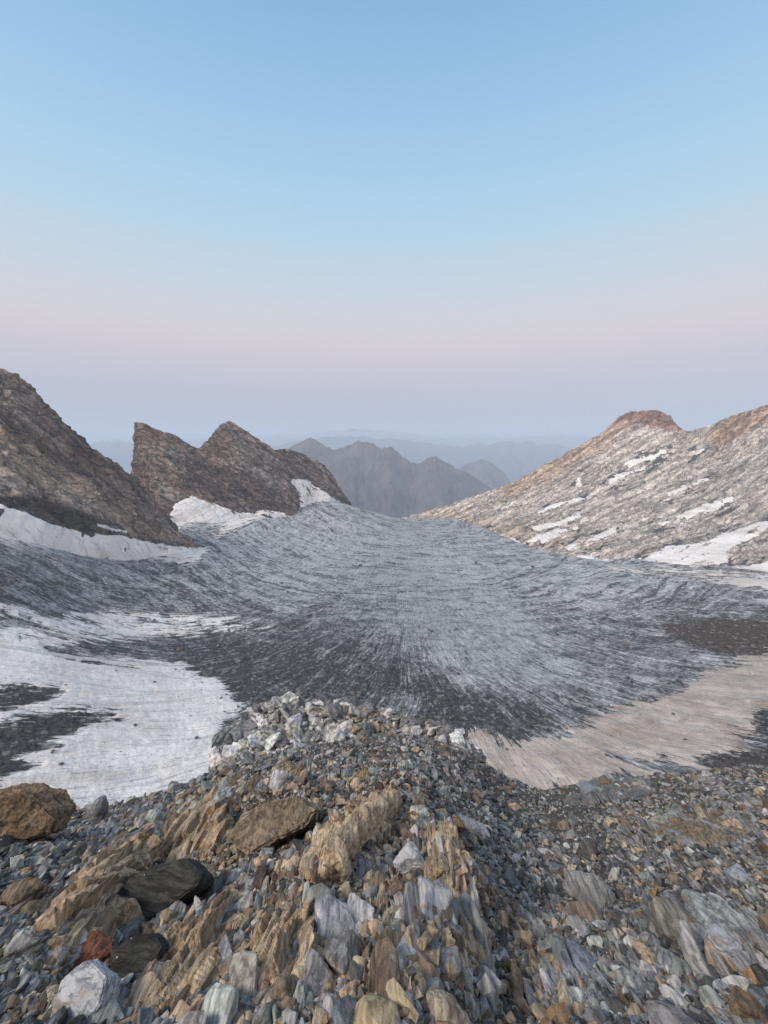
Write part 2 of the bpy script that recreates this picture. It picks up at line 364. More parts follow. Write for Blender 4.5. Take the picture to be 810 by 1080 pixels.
def glacier_z(x, y):
    s = np.full(np.shape(x), _GW[-3]) + _GW[-2] * x / 100 + _GW[-1] * y / 100
    for i in range(len(GP)):
        d2 = ((x - GP[i, 0]) ** 2 + (y - GP[i, 1]) ** 2) / 1e4
        s = s + _GW[i] * 0.5 * d2 * np.log(d2 + 1e-12)
    return s

def radial(x, y, k, kr):
    dx, dy = x - CX + 13 * perlin(x * 0.012, y * 0.012, 3.3), y - CY; r = np.hypot(dx, dy)
    return np.arcsinh(dx / (8 + 1500 * np.exp(-np.tanh(y / 400) * 400 / 80))) * k, 0.3, r * kr

NA, NR = 760, 470
az = np.linspace(math.radians(-62), math.radians(62), NA)
dep = np.linspace(math.atan2(150, 52), math.atan2(178, 1150), NR)        # even steps of view angle
rr = 165.0 / np.tan(dep)
AZ, RR = np.meshgrid(az, rr, indexing='ij')
gx, gy = np.sin(AZ) * RR, np.cos(AZ) * RR
gz0 = glacier_z(gx, gy)
u, v, q = radial(gx, gy, 24, 0.02)
relief = 2.2 * fbm(u, v, q, 4, 0.55) + 2.0 * fbm(gx * 0.03, gy * 0.03, 0, 4) + 0.5 * fbm(gx * 0.3, gy * 0.3, 1.0, 3)
gz = gz0 + relief * np.clip((RR - 40) / 150, 0.15, 1)
gpx, gpy, _ = proj(np.stack([gx, gy, gz0], -1))

SNOW = [  # outlines of the snowfields
    ([(-170,510),(0,530),(40,548),(90,562),(130,563),(180,573),(222,578),(212,594),(150,590),(100,582),(40,578),(0,573),(-170,565)], 0.10),
    ([(-170,640),(0,640),(60,646),(150,642),(230,650),(285,660),(210,670),(120,678),(55,685),(110,692),(185,690),(205,706),(235,722),(258,745),(235,765),(240,788),(300,790),(290,812),(180,870),(-10,890),(-170,880)], 0.05),
    ([(172,543),(185,530),(202,523),(250,539),(284,543),(250,560),(225,570),(190,566)], 0.08),
    ([(470,768),(510,772),(545,783),(600,768),(650,747),(700,732),(760,700),(830,682),(980,660),(980,780),(830,770),(795,775),(768,770),(800,800),(790,838),(700,830),(640,820),(590,838),(540,858),(500,815)], 0.85),
    ([(470,768),(500,772),(520,800),(505,806),(485,790)], 0.1),
    ([(640,600),(700,598),(760,603),(830,608),(980,600),(980,650),(830,626),(780,618),(720,607)], 0.45),
]
HOLES = [[(-170,735),(0,729),(30,726),(62,728),(55,735),(30,743),(0,747),(-170,752)],
         [(-170,770),(0,763),(60,752),(118,755),(85,768),(45,780),(30,788),(45,791),(15,800),(42,808),(0,824),(-170,830)],
         [(738,803),(770,794),(810,789),(980,780),(980,850),(800,842),(765,818)], [(795,752),(830,745),(830,775),(798,775)],
         [(60,686),(100,680),(200,680),(330,690),(330,700),(200,697),(120,694)], [(0,654),(30,653),(28,659),(0,660)],
         [(95,576),(120,573),(105,580)], [(640,796),(700,805),(748,813),(748,819),(695,812)], [(205,553),(235,556),(222,575),(175,575),(180,566)]]
fing = fbm(*radial(gx, gy, 48, 0.012), 4, 0.6); fing2 = fbm(*radial(gx, gy, 20, 0.012), 3, 0.6)
iso = fbm(gx * 0.06, gy * 0.06, 7.0, 4)
jag = 8 * fing + 10 * fing2 + 13 * iso
mask = np.full(gx.shape, -99.0); dirt = np.zeros(gx.shape)
for poly, dv in SNOW:
    m = sdf(gpx, gpy, poly); dirt = np.where(m > mask, dv, dirt); mask = np.maximum(mask, m)
jscale = np.clip((gpy - 555) / 60, 0.10, 1.0) * np.where((gpx < 330) & (gpy > 730), 0.55, 1.0)
# ragged streaky fringe only where snow and bare ice meet, firmer at the edges of the rock islands
mk = mask + jag * jscale
for h in HOLES: mk = np.minimum(mk, -sdf(gpx, gpy, h) + 0.22 * jag)
# scattered wet streaks of dark grit in the upper snow
# bright melt lines and dark bands of grit crossing the snow
mk = np.where((gpy > 660) & (gpx < 330), mk - 16 * smooth(0.22, 0.5, fing2 + 0.5 * iso), mk)
mk = np.where((gpy > 640) & (gpy < 676) & (gpx > 20), np.minimum(mk, 6 - 34 * np.maximum(fing - 0.02, 0) - 14 * np.maximum(iso, 0)), mk)

deb = np.full(gx.shape, 0.50)
def blob(poly, val, soft):
    global deb
    k = smooth(-soft, soft, sdf(gpx, gpy, poly)); deb = deb * (1 - k) + val * k
blob([(230,560),(330,530),(440,545),(560,580),(480,640),(330,620),(240,600)], 0.36, 40)
blob([(400,560),(445,560),(540,640),(610,720),(590,765),(500,765),(450,690),(415,620)], 0.30, 28)
blob([(60,680),(200,670),(330,660),(400,690),(420,735),(330,755),(230,760),(170,700)], 0.77, 34)
blob([(400,690),(480,720),(620,745),(560,790),(430,775)], 0.72, 26)
blob([(0,595),(100,605),(200,630),(280,650),(0,645)], 0.58, 18)
blob([(480,566),(560,585),(700,605),(800,640),(700,660),(560,620)], 0.40, 14)
blob([(600,640),(720,620),(810,640),(810,690),(700,720),(620,700)], 0.55, 20)
blob([(700,662),(760,655),(840,655),(840,700),(780,690),(730,676)], 1.1, 9)
blob([(-170,600),(0,610),(0,640),(-170,650)], 0.8, 10)
for h in HOLES[:4]: blob(h, 1.15, 6)
brown = smooth(-10, 10, sdf(gpx, gpy, [(690,660),(760,653),(900,650),(900,705),(780,692),(730,678)]))
brown = np.maximum(brown, 0.6 * smooth(-8, 8, sdf(gpx, gpy, HOLES[2])))
P = np.stack([gx, gy, gz], -1)
gl = mesh_from('glacier', P, grid_faces(NA, NR), M_ICE, None, {'debris': deb.ravel(), 'brown': brown.ravel(), 'snowmask': np.clip(mk / 30, -1.2, 1.2).ravel()})
tag(gl, 'grey streaked glacier tongue strewn with dark gravel between the two mountainsides', None, None, 'structure')
def snow_sheet(P, N, mk, dirt, name, label, k=0.10, thick=0.9, edge=None):
    nu, nv = mk.shape
    S = P + N * np.clip(mk * k, -1.2, thick)[..., None]
    f = grid_faces(nu, nv); keep = (mk.ravel()[f] > -6).any(1); f = f[keep]
    used = np.unique(f); re = np.full(nu * nv, -1); re[used] = np.arange(len(used))
    o = mesh_from(name, S.reshape(-1, 3)[used], re[f], M_SNOW, None, {'dirt': dirt.ravel()[used], 'snowmask': np.clip((mk if edge is None else edge) / 30, -1.2, 1.2).ravel()[used]})
    return tag(o, label, None, None, 'structure')
UP = np.zeros_like(P); UP[..., 2] = 1
snow_sheet(P, UP, mk, np.clip(dirt + 0.25 * iso + 0.2 * fing2, 0, 1), 'snow', 'pale old snow with ragged streaked edges lying on the glacier')

# ------------------------------------------------------------------ mountains
def catmull(rows, n):
    """rows (R,3) control rows -> n samples"""
    R = len(rows); t = np.linspace(0, R - 1, n); i = np.clip(t.astype(int), 0, R - 2); f = (t - i)[:, None]
    g = lambda k: rows[np.clip(k, 0, R - 1)]
    p0, p1, p2, p3 = g(i - 1), g(i), g(i + 1), g(i + 2)
    cat = 0.5 * ((2 * p1) + (-p0 + p2) * f + (2 * p0 - 5 * p1 + 4 * p2 - p3) * f ** 2 + (-p0 + 3 * p1 - 3 * p2 + p3) * f ** 3)
    return 0.5 * cat + 0.5 * (p1 * (1 - f) + p2 * f)
def loft(cols, nu, nv, back=(0, 160, -170), foot=(0, -25, -30), nb=40):
    """cols: per column, control points from crest to base"""
    C = np.array([[pt(*p) for p in c] for c in cols])            # (ncol, k, 3)
    # along the range: interpolate every control row
    L = np.concatenate([[0], np.cumsum(np.maximum(np.linalg.norm(np.diff(C.mean(1), axis=0), axis=1), 6))]); s = np.linspace(0, L[-1], nu)
    rows = [np.stack([np.interp(s, L, C[:, k, a]) for a in range(3)], -1) for k in range(C.shape[1])]
    rows = np.stack(rows, 1)                                      # (nu,k,3)
    G = np.stack([catmull(rows[i], nv) for i in range(nu)])
    B = rows[:, :1] + np.linspace(1, 1.0 / nb, nb)[None, :, None] ** 1.1 * np.array(back, float)[None, None, :]
    Ft = rows[:, -1:] + np.linspace(0.25, 1, 4)[None, :, None] * np.array(foot, float)[None, None, :]
    return np.concatenate([B, G, Ft], 1), nb
def pal(noise, cols):
    cols = np.array(cols, float); t = np.clip(noise, 0, 1) * (len(cols) - 1); i = np.clip(t.astype(int), 0, len(cols) - 2); f = (t - i)[..., None]
    return cols[i] * (1 - f) + cols[i + 1] * f
def rotn(P, ax, ay, az_):
    R = np.array(Matrix.Rotation(az_, 3, 'Z') @ Matrix.Rotation(ay, 3, 'Y') @ Matrix.Rotation(ax, 3, 'X')); return P @ R
def strata_coords(G, a, b):
    """metres along direction a, across it in the face, and into the face (face normal from the whole sheet)"""
    a = np.array(a, float); a /= np.linalg.norm(a); n = np.array(b, float); n -= a * n.dot(a); n /= np.linalg.norm(n); c = np.cross(n, a)
    return np.stack([G @ a, G @ c, G @ n], -1)
def vec_attr(o, name, A):
    at = o.data.attributes.new(name, 'FLOAT_VECTOR', 'POINT'); at.data.foreach_set('vector', np.asarray(A, np.float32).ravel())
def craggy(G, nb, amp, strata, crest_keep=0.45, seed=0.0, fs=(0.010, 0.05, 0.03)):
    N = grid_normals(G)
    if N[..., 2].mean() < 0: N = -N
    Q = strata_coords(G, *strata)
    w_ = fbm(G[..., 0] * 0.02 + seed, G[..., 1] * 0.02, G[..., 2] * 0.02, 3)
    A, B_, C_ = Q[..., 0] * fs[0], Q[..., 1] * fs[1] + 0.5 * w_, Q[..., 2] * fs[2]
    d = 0.55 * fbm(A + seed, B_, C_, 6, 0.62, True) + 0.55 * fbm(A * 2.5 + seed, B_ * 0.8, C_, 6, 0.66) + 0.35 * fbm(G[..., 0] * .08 + seed, G[..., 1] * .08, G[..., 2] * .1, 5, 0.65, True)
    saw = B_ * 1.6 + 0.7 * w_; saw = saw - np.floor(saw); d = d + 0.30 * np.where(saw < 0.75, saw / 0.75, (1 - saw) / 0.25)
    d = d - d.mean()
    wgt = np.ones(G.shape[1]); wgt[nb - 4:nb + 4] = crest_keep
    return G + N * (amp * d * wgt[None, :])[..., None], N, d
def craggy_plain(G, nb, amp, rot, sc, crest_keep=0.45, seed=0.0):
    N = grid_normals(G)
    if N[..., 2].mean() < 0: N = -N
    Q = rotn(G, *rot) * np.array(sc)
    d = fbm(Q[..., 0] + seed, Q[..., 1], Q[..., 2], 6, 0.58, True) * 0.7 + 0.5 * fbm(G[..., 0] * 0.035 + seed, G[..., 1] * 0.035, G[..., 2] * 0.05, 5, 0.6)
    st = Q[..., 2] * 2.2 + 0.8 * fbm(G[..., 0] * 0.01, G[..., 1] * 0.01, seed, 3)
    d = d + 0.22 * (np.abs(st - np.floor(st) - 0.5) * 2 - 0.5)
    wgt = np.ones(G.shape[1]); wgt[nb - 4:nb + 4] = crest_keep
    return G + N * (amp * d * wgt[None, :])[..., None], N, d

M1 = [[(-160,318,420),(-160,440,370),(-160,545,300)], [(-60,360,425),(-60,450,372),(-60,543,312)], [(0,388,430),(0,462,380),(0,540,330)], [(18,395,434),(18,472,386),(22,546,338)], [(35,409,440),(36,482,395),(45,553,350)], [(65,440,450),(70,504,410),(90,563,385)],
      [(85,460,455),(92,512,420),(110,566,400)], [(100,472,460),(110,522,430),(130,570,420)], [(125,490,470),(145,537,450),(165,576,455)], [(142,504,490),(170,551,475),(195,583,478)],
      [(165,532,510),(190,563,500),(212,587,490)], [(180,552,515),(205,576,506),(224,589,496)], [(215,583,520),(225,586,512),(235,592,500)]]
G, nb = loft(M1, 300, 190, (-90, 110, -170))
SW = ((0.62, 0.30, -0.72), (0.72, -0.55, 0.45))
D, N, d = craggy(G, nb, 14.0, SW, 0.8, 1.0)
mpx, mpy, _ = proj(D)
Qs = strata_coords(D, *SW); t = np.clip(0.5 + 0.85 * fbm(Qs[..., 0] * 0.006, Qs[..., 1] * 0.035, Qs[..., 2] * 0.02, 5, 0.6) + 0.2 * d, 0, 1)
tint = pal(t, [(0.075, 0.053, 0.042), (0.175, 0.120, 0.09), (0.18, 0.158, 0.142), (0.40, 0.325, 0.255)])
lo = smooth(-14, 14, sdf(mpx, mpy, [(-170,440),(0,455),(60,480),(120,530),(175,560),(210,590),(150,560),(60,530),(0,520),(-170,510)]))[..., None]
tint = tint * (1 - 0.85 * lo) + 0.85 * lo * pal(t, [(0.20, 0.185, 0.175), (0.34, 0.31, 0.28), (0.47, 0.375, 0.285), (0.40, 0.385, 0.365)])
scree = smooth(-5, 5, sdf(mpx, mpy, [(-170,495),(0,520),(45,527),(100,545),(112,552),(130,570),(0,545),(-170,530)]) + 6 * fbm(D[..., 0] * .05, D[..., 1] * .05, 2, 3))[..., None]
tint = tint * (1 - scree) + scree * np.array([0.078, 0.062, 0.052])
grs = smooth(-8, 8, sdf(mpx, mpy, [(0,430),(60,470),(100,500),(60,510),(0,470)]) + 10 * fbm(D[..., 0] * .03, D[..., 1] * .03, 5, 3))[..., None]
tint = tint * (1 - 0.6 * grs) + 0.6 * grs * np.array([0.15, 0.115, 0.08])
west = mesh_from('mountain', D, grid_faces(*D.shape[:2]), M_WEST, None, {'tint': tint.reshape(-1, 3)})
tag(west, 'steep brown and grey mountainside running down to a rocky nose in the snow', None, None, 'structure')
vec_attr(west, 'strata', strata_coords(D, *SW))
W_DATA = (0.75 * G + 0.25 * D, N, *proj(G)[:2])

FIN = [[(128,548,600),(150,552,590),(166,556,570)], [(136,520,640),(150,533,600),(168,550,562)], [(138,502,662),(155,524,618),(175,552,565)], [(140,474,690),(158,512,630),(180,552,570)], [(141,445,700),(162,500,640),(187,551,582)],
       [(150,447,704),(172,498,646),(195,550,590)], [(165,453,710),(185,497,655),(207,549,600)], [(185,459,720),(205,502,670),(227,549,620)], [(200,469,732),(220,507,682),(240,550,636)], [(210,473,740),(230,511,690),(252,552,650)], [(220,462,756),(243,507,706),(262,553,665)], [(232,449,772),(254,503,720),(272,554,678)], [(243,443,780),(262,502,730),(282,554,690)],
       [(262,455,790),(280,507,745),(297,553,712)], [(280,468,798),(294,512,756),(305,552,728)], [(290,474,805),(302,513,765),(312,551,742)], [(303,473,830),(312,508,798),(318,549,770)], [(318,478,850),(325,508,828),(332,545,795)],
       [(343,490,870),(346,512,848),(349,541,822)], [(352,503,882),(354,520,862),(357,541,842)], [(358,514,890),(360,526,872),(363,541,855)], [(371,531,910),(371,537,905),(371,545,895)], [(378,545,915),(378,549,908),(378,553,900)]]
G, nb = loft(FIN, 420, 160, (-60, 170, -200), (10, -25, -30))
SF = ((0.70, 0.30, -0.62), (0.5, -0.75, 0.4))
D, N, d = craggy(G, nb, 13.0, SF, 0.5, 9.0)
mpx, mpy, _ = proj(D)
Qs = strata_coords(D, *SF); t = np.clip(0.5 + 0.85 * fbm(Qs[..., 0] * 0.006, Qs[..., 1] * 0.03, Qs[..., 2] * 0.02 + 9, 5, 0.6) + 0.2 * d, 0, 1)
tint = pal(t, [(0.085, 0.059, 0.048), (0.18, 0.125, 0.10), (0.20, 0.175, 0.157), (0.37, 0.31, 0.26)])
red = smooth(-10, 10, sdf(mpx, mpy, [(190,480),(215,475),(240,490),(300,520),(312,545),(290,545),(240,535),(200,510)]) + 6 * fbm(D[..., 0] * .03, D[..., 1] * .03, 4, 3))[..., None]
tint = tint * (1 - 0.8 * red) + 0.8 * red * np.array([0.12, 0.083, 0.07])
red2 = smooth(-4, 6, sdf(mpx, mpy, [(138,445),(146,448),(160,500),(175,530),(150,530),(134,500)]))[..., None]
tint = tint * (1 - 0.5 * red2) + 0.5 * red2 * np.array([0.16, 0.105, 0.085])
gry = smooth(-8, 8, sdf(mpx, mpy, [(235,450),(262,462),(300,490),(312,520),(290,520),(255,485)]))[..., None]
tint = tint * (1 - 0.5 * gry) + 0.5 * gry * np.array([0.21, 0.20, 0.195])
fin = mesh_from('mountain', D, grid_faces(*D.shape[:2]), M_WEST, None, {'tint': tint.reshape(-1, 3)})
tag(fin, 'brown rock ridge with a sheer shark fin tower and a rounded pyramid peak', None, None, 'structure')
vec_attr(fin, 'strata', strata_coords(D, *SF))
F_DATA = (0.75 * G + 0.25 * D, N, *proj(G)[:2])

EAST = [[(405,552,1040),(406,554,1020),(408,556,1000),(410,562,985)], [(432,545,1010),(433,548,990),(434,551,975),(435,556,960)], [(470,533,1010),(475,543,960),(480,554,900),(485,568,850)], [(505,522,1015),(508,537,945),(510,553,850),(512,574,785)], [(540,510,1020),(540,531,930),(540,553,810),(540,581,715)], [(562,498,1025),(562,524,930),(562,552,795),(563,587,660)], [(580,487,1030),(580,518,930),(580,551,780),(585,594,615)],
        [(600,476,1036),(602,512,925),(605,550,760),(610,602,565)], [(620,465,1040),(625,506,920),(630,550,740),(635,609,525)], [(638,454,1046),(645,500,920),(650,547,735),(655,611,505)], [(648,444,1050),(660,496,920),(667,546,728),(675,613,495)], [(660,436,1055),(675,491,920),(685,545,720),(692,615,480)], [(676,433,1058),(688,487,915),(700,545,708),(706,616,468)], [(692,432,1060),(700,485,910),(710,545,698),(716,617,458)],
        [(706,438,1052),(715,484,900),(722,545,680),(732,618,448)], [(715,449,1030),(726,487,885),(732,545,668),(744,619,440)], [(724,455,1000),(738,489,868),(744,545,655),(756,620,436)], [(745,450,950),(760,487,830),(765,545,640),(780,621,428)], [(775,437,900),(785,481,790),(790,545,610),(805,623,418)], [(810,427,860),(815,476,750),(820,545,580),(835,626,406)],
        [(880,404,800),(885,472,705),(890,545,545),(905,632,390)], [(980,380,750),(980,470,660),(985,550,510),(990,640,370)]]
G, nb = loft(EAST, 420, 230, (60, 200, -170), (-10, -25, -30))
SE = ((0.85, 0.25, 0.36), (-0.45, -0.6, 0.65))
D, N, d = craggy(G, nb, 15.0, SE, 0.5, 21.0)
mpx, mpy, _ = proj(D)
Qs = strata_coords(D, *SE); t = np.clip(0.55 + 0.8 * fbm(Qs[..., 0] * 0.006, Qs[..., 1] * 0.022, Qs[..., 2] * 0.02 + 3, 5, 0.6) + 0.2 * d, 0, 1)
tint = pal(t, [(0.27, 0.246, 0.224), (0.38, 0.344, 0.312), (0.485, 0.433, 0.392), (0.565, 0.505, 0.455)])
wob = 8 * fbm(D[..., 0] * .02, D[..., 1] * .02, D[..., 2] * .03, 4)
knob = smooth(-3, 5, sdf(mpx, mpy, [(640,450),(660,425),(700,425),(724,455),(705,455),(690,452),(670,444)]) + 0.4 * wob)[..., None]
och = smooth(-7, 7, sdf(mpx, mpy, [(520,515),(580,482),(645,440),(668,446),(640,470),(590,500),(540,525)]) + wob)[..., None]
och2 = smooth(-6, 6, sdf(mpx, mpy, [(745,460),(775,435),(830,415),(830,440),(790,458),(755,475)]) + wob)[..., None]
och3 = smooth(-7, 7, sdf(mpx, mpy, [(430,540),(480,536),(600,560),(640,575),(560,580),(480,565)]) + wob)[..., None]
tint = tint * (1 - 0.75 * och) + 0.75 * och * np.array([0.40, 0.285, 0.205])
tint = tint * (1 - 0.8 * och2) + 0.8 * och2 * np.array([0.34, 0.225, 0.15])
tint = tint * (1 - 0.45 * och3) + 0.45 * och3 * np.array([0.50, 0.40, 0.32])
tint = tint * (1 - knob) + knob * np.array([0.23, 0.135, 0.105]) * (0.75 + 0.5 * t[..., None])
east = mesh_from('mountain', D, grid_faces(*D.shape[:2]), M_EAST, None, {'tint': tint.reshape(-1, 3)})
tag(east, 'pale grey and ochre rocky slope capped by a red rounded summit', None, None, 'structure')
vec_attr(east, 'strata', strata_coords(D, *SE))
E_DATA = (0.75 * G + 0.25 * D, N, *proj(G)[:2])

def drape(data, polys, name, label, dirtv=0.2, jit=2.2, lift=0.9):
    D, N, px, py = data; m = np.full(px.shape, -99.0)
    for p in polys: m = np.maximum(m, sdf(px, py, p))
    m = m + jit * (fbm(D[..., 0] * 0.05, D[..., 1] * 0.05, D[..., 2] * 0.05, 5, 0.7) + 0.25 * fbm(D[..., 0] * 0.3, D[..., 1] * 0.3, D[..., 2] * 0.3, 2))
    iv = np.arange(px.shape[1])[None, :] * np.ones_like(px); m = np.where(iv < 42, -99, m)
    return snow_sheet(D, N, np.clip(m, -9, 9), np.full(px.shape, dirtv) + 0.3 * fbm(D[..., 0] * 0.03, D[..., 1] * 0.03, 0, 3), name, label, 0.8, 2.6, edge=np.clip(m * 7, -36, 36))
drape(W_DATA, [[(-160,505),(0,531),(28,541),(45,550),(90,561),(130,565),(180,575),(225,580),(240,600),(-160,580)], [(23,524),(30,525),(29,527),(22,527)], [(103,553),(135,560),(134,562),(108,559)]], 'snow', 'white snow apron lapping the foot of the steep brown mountainside', 0.05, 4.0)
drape(F_DATA, [[(185,531),(202,523),(250,539),(280,542),(290,560),(170,560)], [(306,506),(320,504),(335,513),(357,528),(372,540),(372,556),(318,560),(300,545),(318,538),(314,520)], [(268,537),(300,541),(320,548),(280,552)], [(340,520),(358,529),(372,541),(340,545)]], 'snow', 'white snow wedges banked against the fin shaped ridge', 0.03, 2.5)
drape(E_DATA, [[(655,492),(662,485),(690,479),(697,473),(705,476),(690,484),(668,493)], [(638,508),(650,501),(675,491),(690,484),(684,491),(660,503),(645,511)], [(728,478),(742,473),(741,476),(729,481)],
               [(566,540),(580,532),(612,524),(618,527),(598,533),(575,541),(568,543)], [(690,554),(720,541),(750,529),(775,523),(770,531),(740,543),(705,553)], [(652,600),(675,590),(705,575),(740,572),(770,560),(810,548),(840,545),(840,556),(810,560),(780,573),(768,592),(740,600),(700,603)],
               [(548,574),(570,562),(597,556),(600,562),(580,572)], [(595,577),(625,566),(652,553),(650,562),(625,572),(600,583)], [(607,506),(612,501),(615,515),(611,520)], [(520,538),(545,527),(553,525),(545,533)], [(466,552),(500,555),(530,563),(552,573),(540,579),(505,571),(485,563)], [(600,582),(640,590),(655,598),(640,604),(610,594)], [(560,556),(590,549),(612,541),(614,545),(592,554),(566,561)], [(700,520),(730,508),(750,503),(748,507),(728,514),(705,525)], [(604,558),(618,544),(620,547),(608,560)],
               [(755,605),(830,585),(830,635),(790,625)]], 'snow', 'pinkish snow strips lying in the gullies of the pale rocky slope', 0.22, 5.0)

# ------------------------------------------------------------------ distant ranges and the valley floor
def far_range(px_pts, Y0, depth_front, drop, amp, name, label, cols, seed, nu=320, nv=110, back=1.0):
    px = np.array([p[0] for p in px_pts], float); py = np.array([p[1] for p in px_pts], float)
    s = np.linspace(px[0], px[-1], nu); c = pt(s, np.interp(s, px, py), np.interp(s, px, [p[2] if len(p) > 2 else Y0 for p in px_pts]))
    tv = np.concatenate([np.linspace(-back, 0, 30)[:-1], np.linspace(0, 1, nv)])
    P = np.repeat(c[:, None, :], len(tv), 1)
    P[..., 1] -= tv[None, :] * depth_front
    P[..., 2] -= np.abs(tv)[None, :] ** 0.85 * drop
    fr = 3.2 / depth_front
    n = fbm(P[..., 0] * fr * 2.4 + seed, P[..., 1] * fr * 0.7, seed, 6, 0.55, True)
    n2 = fbm(P[..., 0] * fr * 6 + seed, P[..., 1] * fr * 4, seed + 3, 5, 0.6)
    wv = np.minimum(np.abs(tv) * 4, 1)[None, :]
    P[..., 2] += amp * (n - 0.25) * wv + 0.25 * amp * n2 * (0.4 + 0.6 * wv) + 0.30 * amp * fbm(P[..., 0] * fr * 2.2 + seed, P[..., 1] * fr, 9, 5, 0.6, True) * (1 - wv)
    t = np.clip(0.5 + 0.5 * n2 + 0.2 * n, 0, 1)
    o = mesh_from(name, P, grid_faces(*P.shape[:2]), M_FAR, None, {'tint': pal(t, cols).reshape(-1, 3)})
    return tag(o, label, None, None, 'structure')
BR = [(0.06, 0.048, 0.046), (0.10, 0.08, 0.075), (0.15, 0.12, 0.11)]
GN = [(0.04, 0.045, 0.04), (0.07, 0.07, 0.06), (0.10, 0.09, 0.08)]
far_range([(250,500),(290,484),(310,475),(318,471),(328,468),(338,474),(346,477),(355,478),(365,473),(377,470),(385,472),(395,476),(402,479),(412,475),(422,484),(432,490),(440,494),(450,489),(460,487),(470,492),(480,499),(490,504),(500,508),(515,515),(540,528),(580,560)], 4200, 2400, 1500, 260, 'mountain', 'dark jagged mountain crest filling the notch beyond the glacier', BR, 2.0)
far_range([(380,520),(440,505),(470,500),(485,495),(500,489),(508,486),(516,489),(525,496),(535,505),(560,530),(600,560)], 6500, 2500, 1300, 220, 'mountain', 'hazy grey peak behind the dark jagged crest', BR, 6.0)
far_range([(60,480),(100,470),(112,468),(122,467),(132,469),(142,471),(200,480),(300,470),(340,464),(400,463),(450,470),(480,474),(520,470),(560,468),(600,474),(660,480)], 12000, 4000, 1500, 420, 'mountain', 'blue mountain range fading into the haze', GN, 11.0)
far_range([(-300,470),(0,468),(100,466),(260,464),(300,460),(345,457),(380,455),(420,458),(470,464),(530,463),(590,461),(640,463),(700,466),(1000,468)], 20000, 6000, 1800, 500, 'mountain', 'palest blue mountain range along the horizon', GN, 15.0)
vf = 60000
nvf = 60
X, Y = np.meshgrid(np.linspace(-45000, 45000, nvf), np.linspace(-6000, 52000, nvf), indexing='ij')
Z = -1750 + 150 * fbm(X * 2e-4, Y * 2e-4, 0, 4)
mesh_from('valley_ground', np.stack([X, Y, Z], -1), grid_faces(nvf, nvf), M_FAR, None, {'tint': pal(np.clip(0.5 + fbm(X * 3e-4, Y * 3e-4, 2, 3), 0, 1), GN).reshape(-1, 3)})['kind'] = 'structure'

# ------------------------------------------------------------------ haze: one even body of air
def haze():
    bm = bmesh.new(); bmesh.ops.create_cube(bm, size=1.0)
    lo, hi = Vector((-46000, -6500, -2100)), Vector((46000, 53000, 190))
    for v_ in bm.verts:
        v_.co = Vector([lo[i] + (v_.co[i] + 0.5) * (hi[i] - lo[i]) for i in range(3)])
    me = bpy.data.meshes.new('haze'); bm.to_mesh(me); bm.free()
    o = bpy.data.objects.new('haze', me); COL.objects.link(o)
    m = bpy.data.materials.new('haze_air'); m.use_nodes = True; t = m.node_tree; t.nodes.clear()
    ou = t.nodes.new('ShaderNodeOutputMaterial'); vo = t.nodes.new('ShaderNodeVolumePrincipled')
    vo.inputs['Color'].default_value = (0.74, 0.85, 1.0, 1); vo.inputs['Density'].default_value = 1.28e-4; vo.inputs['Anisotropy'].default_value = 0.0
    t.links.new(vo.outputs[0], ou.inputs['Volume']); me.materials.append(m)
    tag(o, 'thin blue haze filling the valley air', None, None, 'stuff')
haze()

# ------------------------------------------------------------------ foreground spur
EDGE = [(-260,835,17),(-100,838,16),(0,846,14),(50,853,13),(100,854,12),(180,833,11.5),(250,808,11.5),(300,792,12),(370,780,15),(430,774,16),(480,786,17),(540,822,20),(575,833,21),(620,824,25),(680,818,30),(750,812,33),(810,806,36),(900,800,38),(1050,798,38)]
_ex = np.array(EDGE, float); _X, _D, _Z = ray(_ex[:, 0], _ex[:, 1])
E_AZ = np.arctan2(_X, _D); E_T = -_Z / np.hypot(_X, _D); E_R = _ex[:, 2]
def spur_base(x, y):
    a = np.arctan2(x, y); r = np.hypot(x, y)
    R = np.interp(a, E_AZ, E_R); te = np.interp(a, E_AZ, E_T); s = te - 1.65 / R
    back = smooth(1.3, 2.2, np.abs(a)); s = s * (1 - back) + 0.1 * back
    z = -1.65 - s * np.minimum(r, R) - np.maximum(r - R, 0) * (te + 0.30)
    return z, r, R
_BUMPS = []          # (x0, y0, x1, y1, height, width)
def spur_z(x, y):
    z, r, R = spur_base(x, y)
    k = np.clip(r / 4.0, 0.2, 1.0) * np.clip((R * 1.05 - r) / (0.35 * R), 0.12, 1)
    z = z + k * (0.10 * fbm(x * 0.8, y * 0.8, 2.0, 3) + 0.30 * np.clip(r / 10, 0, 1) * fbm(x * 0.22, y * 0.22, 5.0, 2))
    for (x0, y0, x1, y1, h, wd) in _BUMPS:
        ex, ey = x1 - x0, y1 - y0; t = np.clip(((x - x0) * ex + (y - y0) * ey) / (ex * ex + ey * ey + 1e-9), 0, 1)
        d2 = (x - x0 - t * ex) ** 2 + (y - y0 - t * ey) ** 2
        z = z + h * np.exp(-d2 / (wd * wd))
    return z
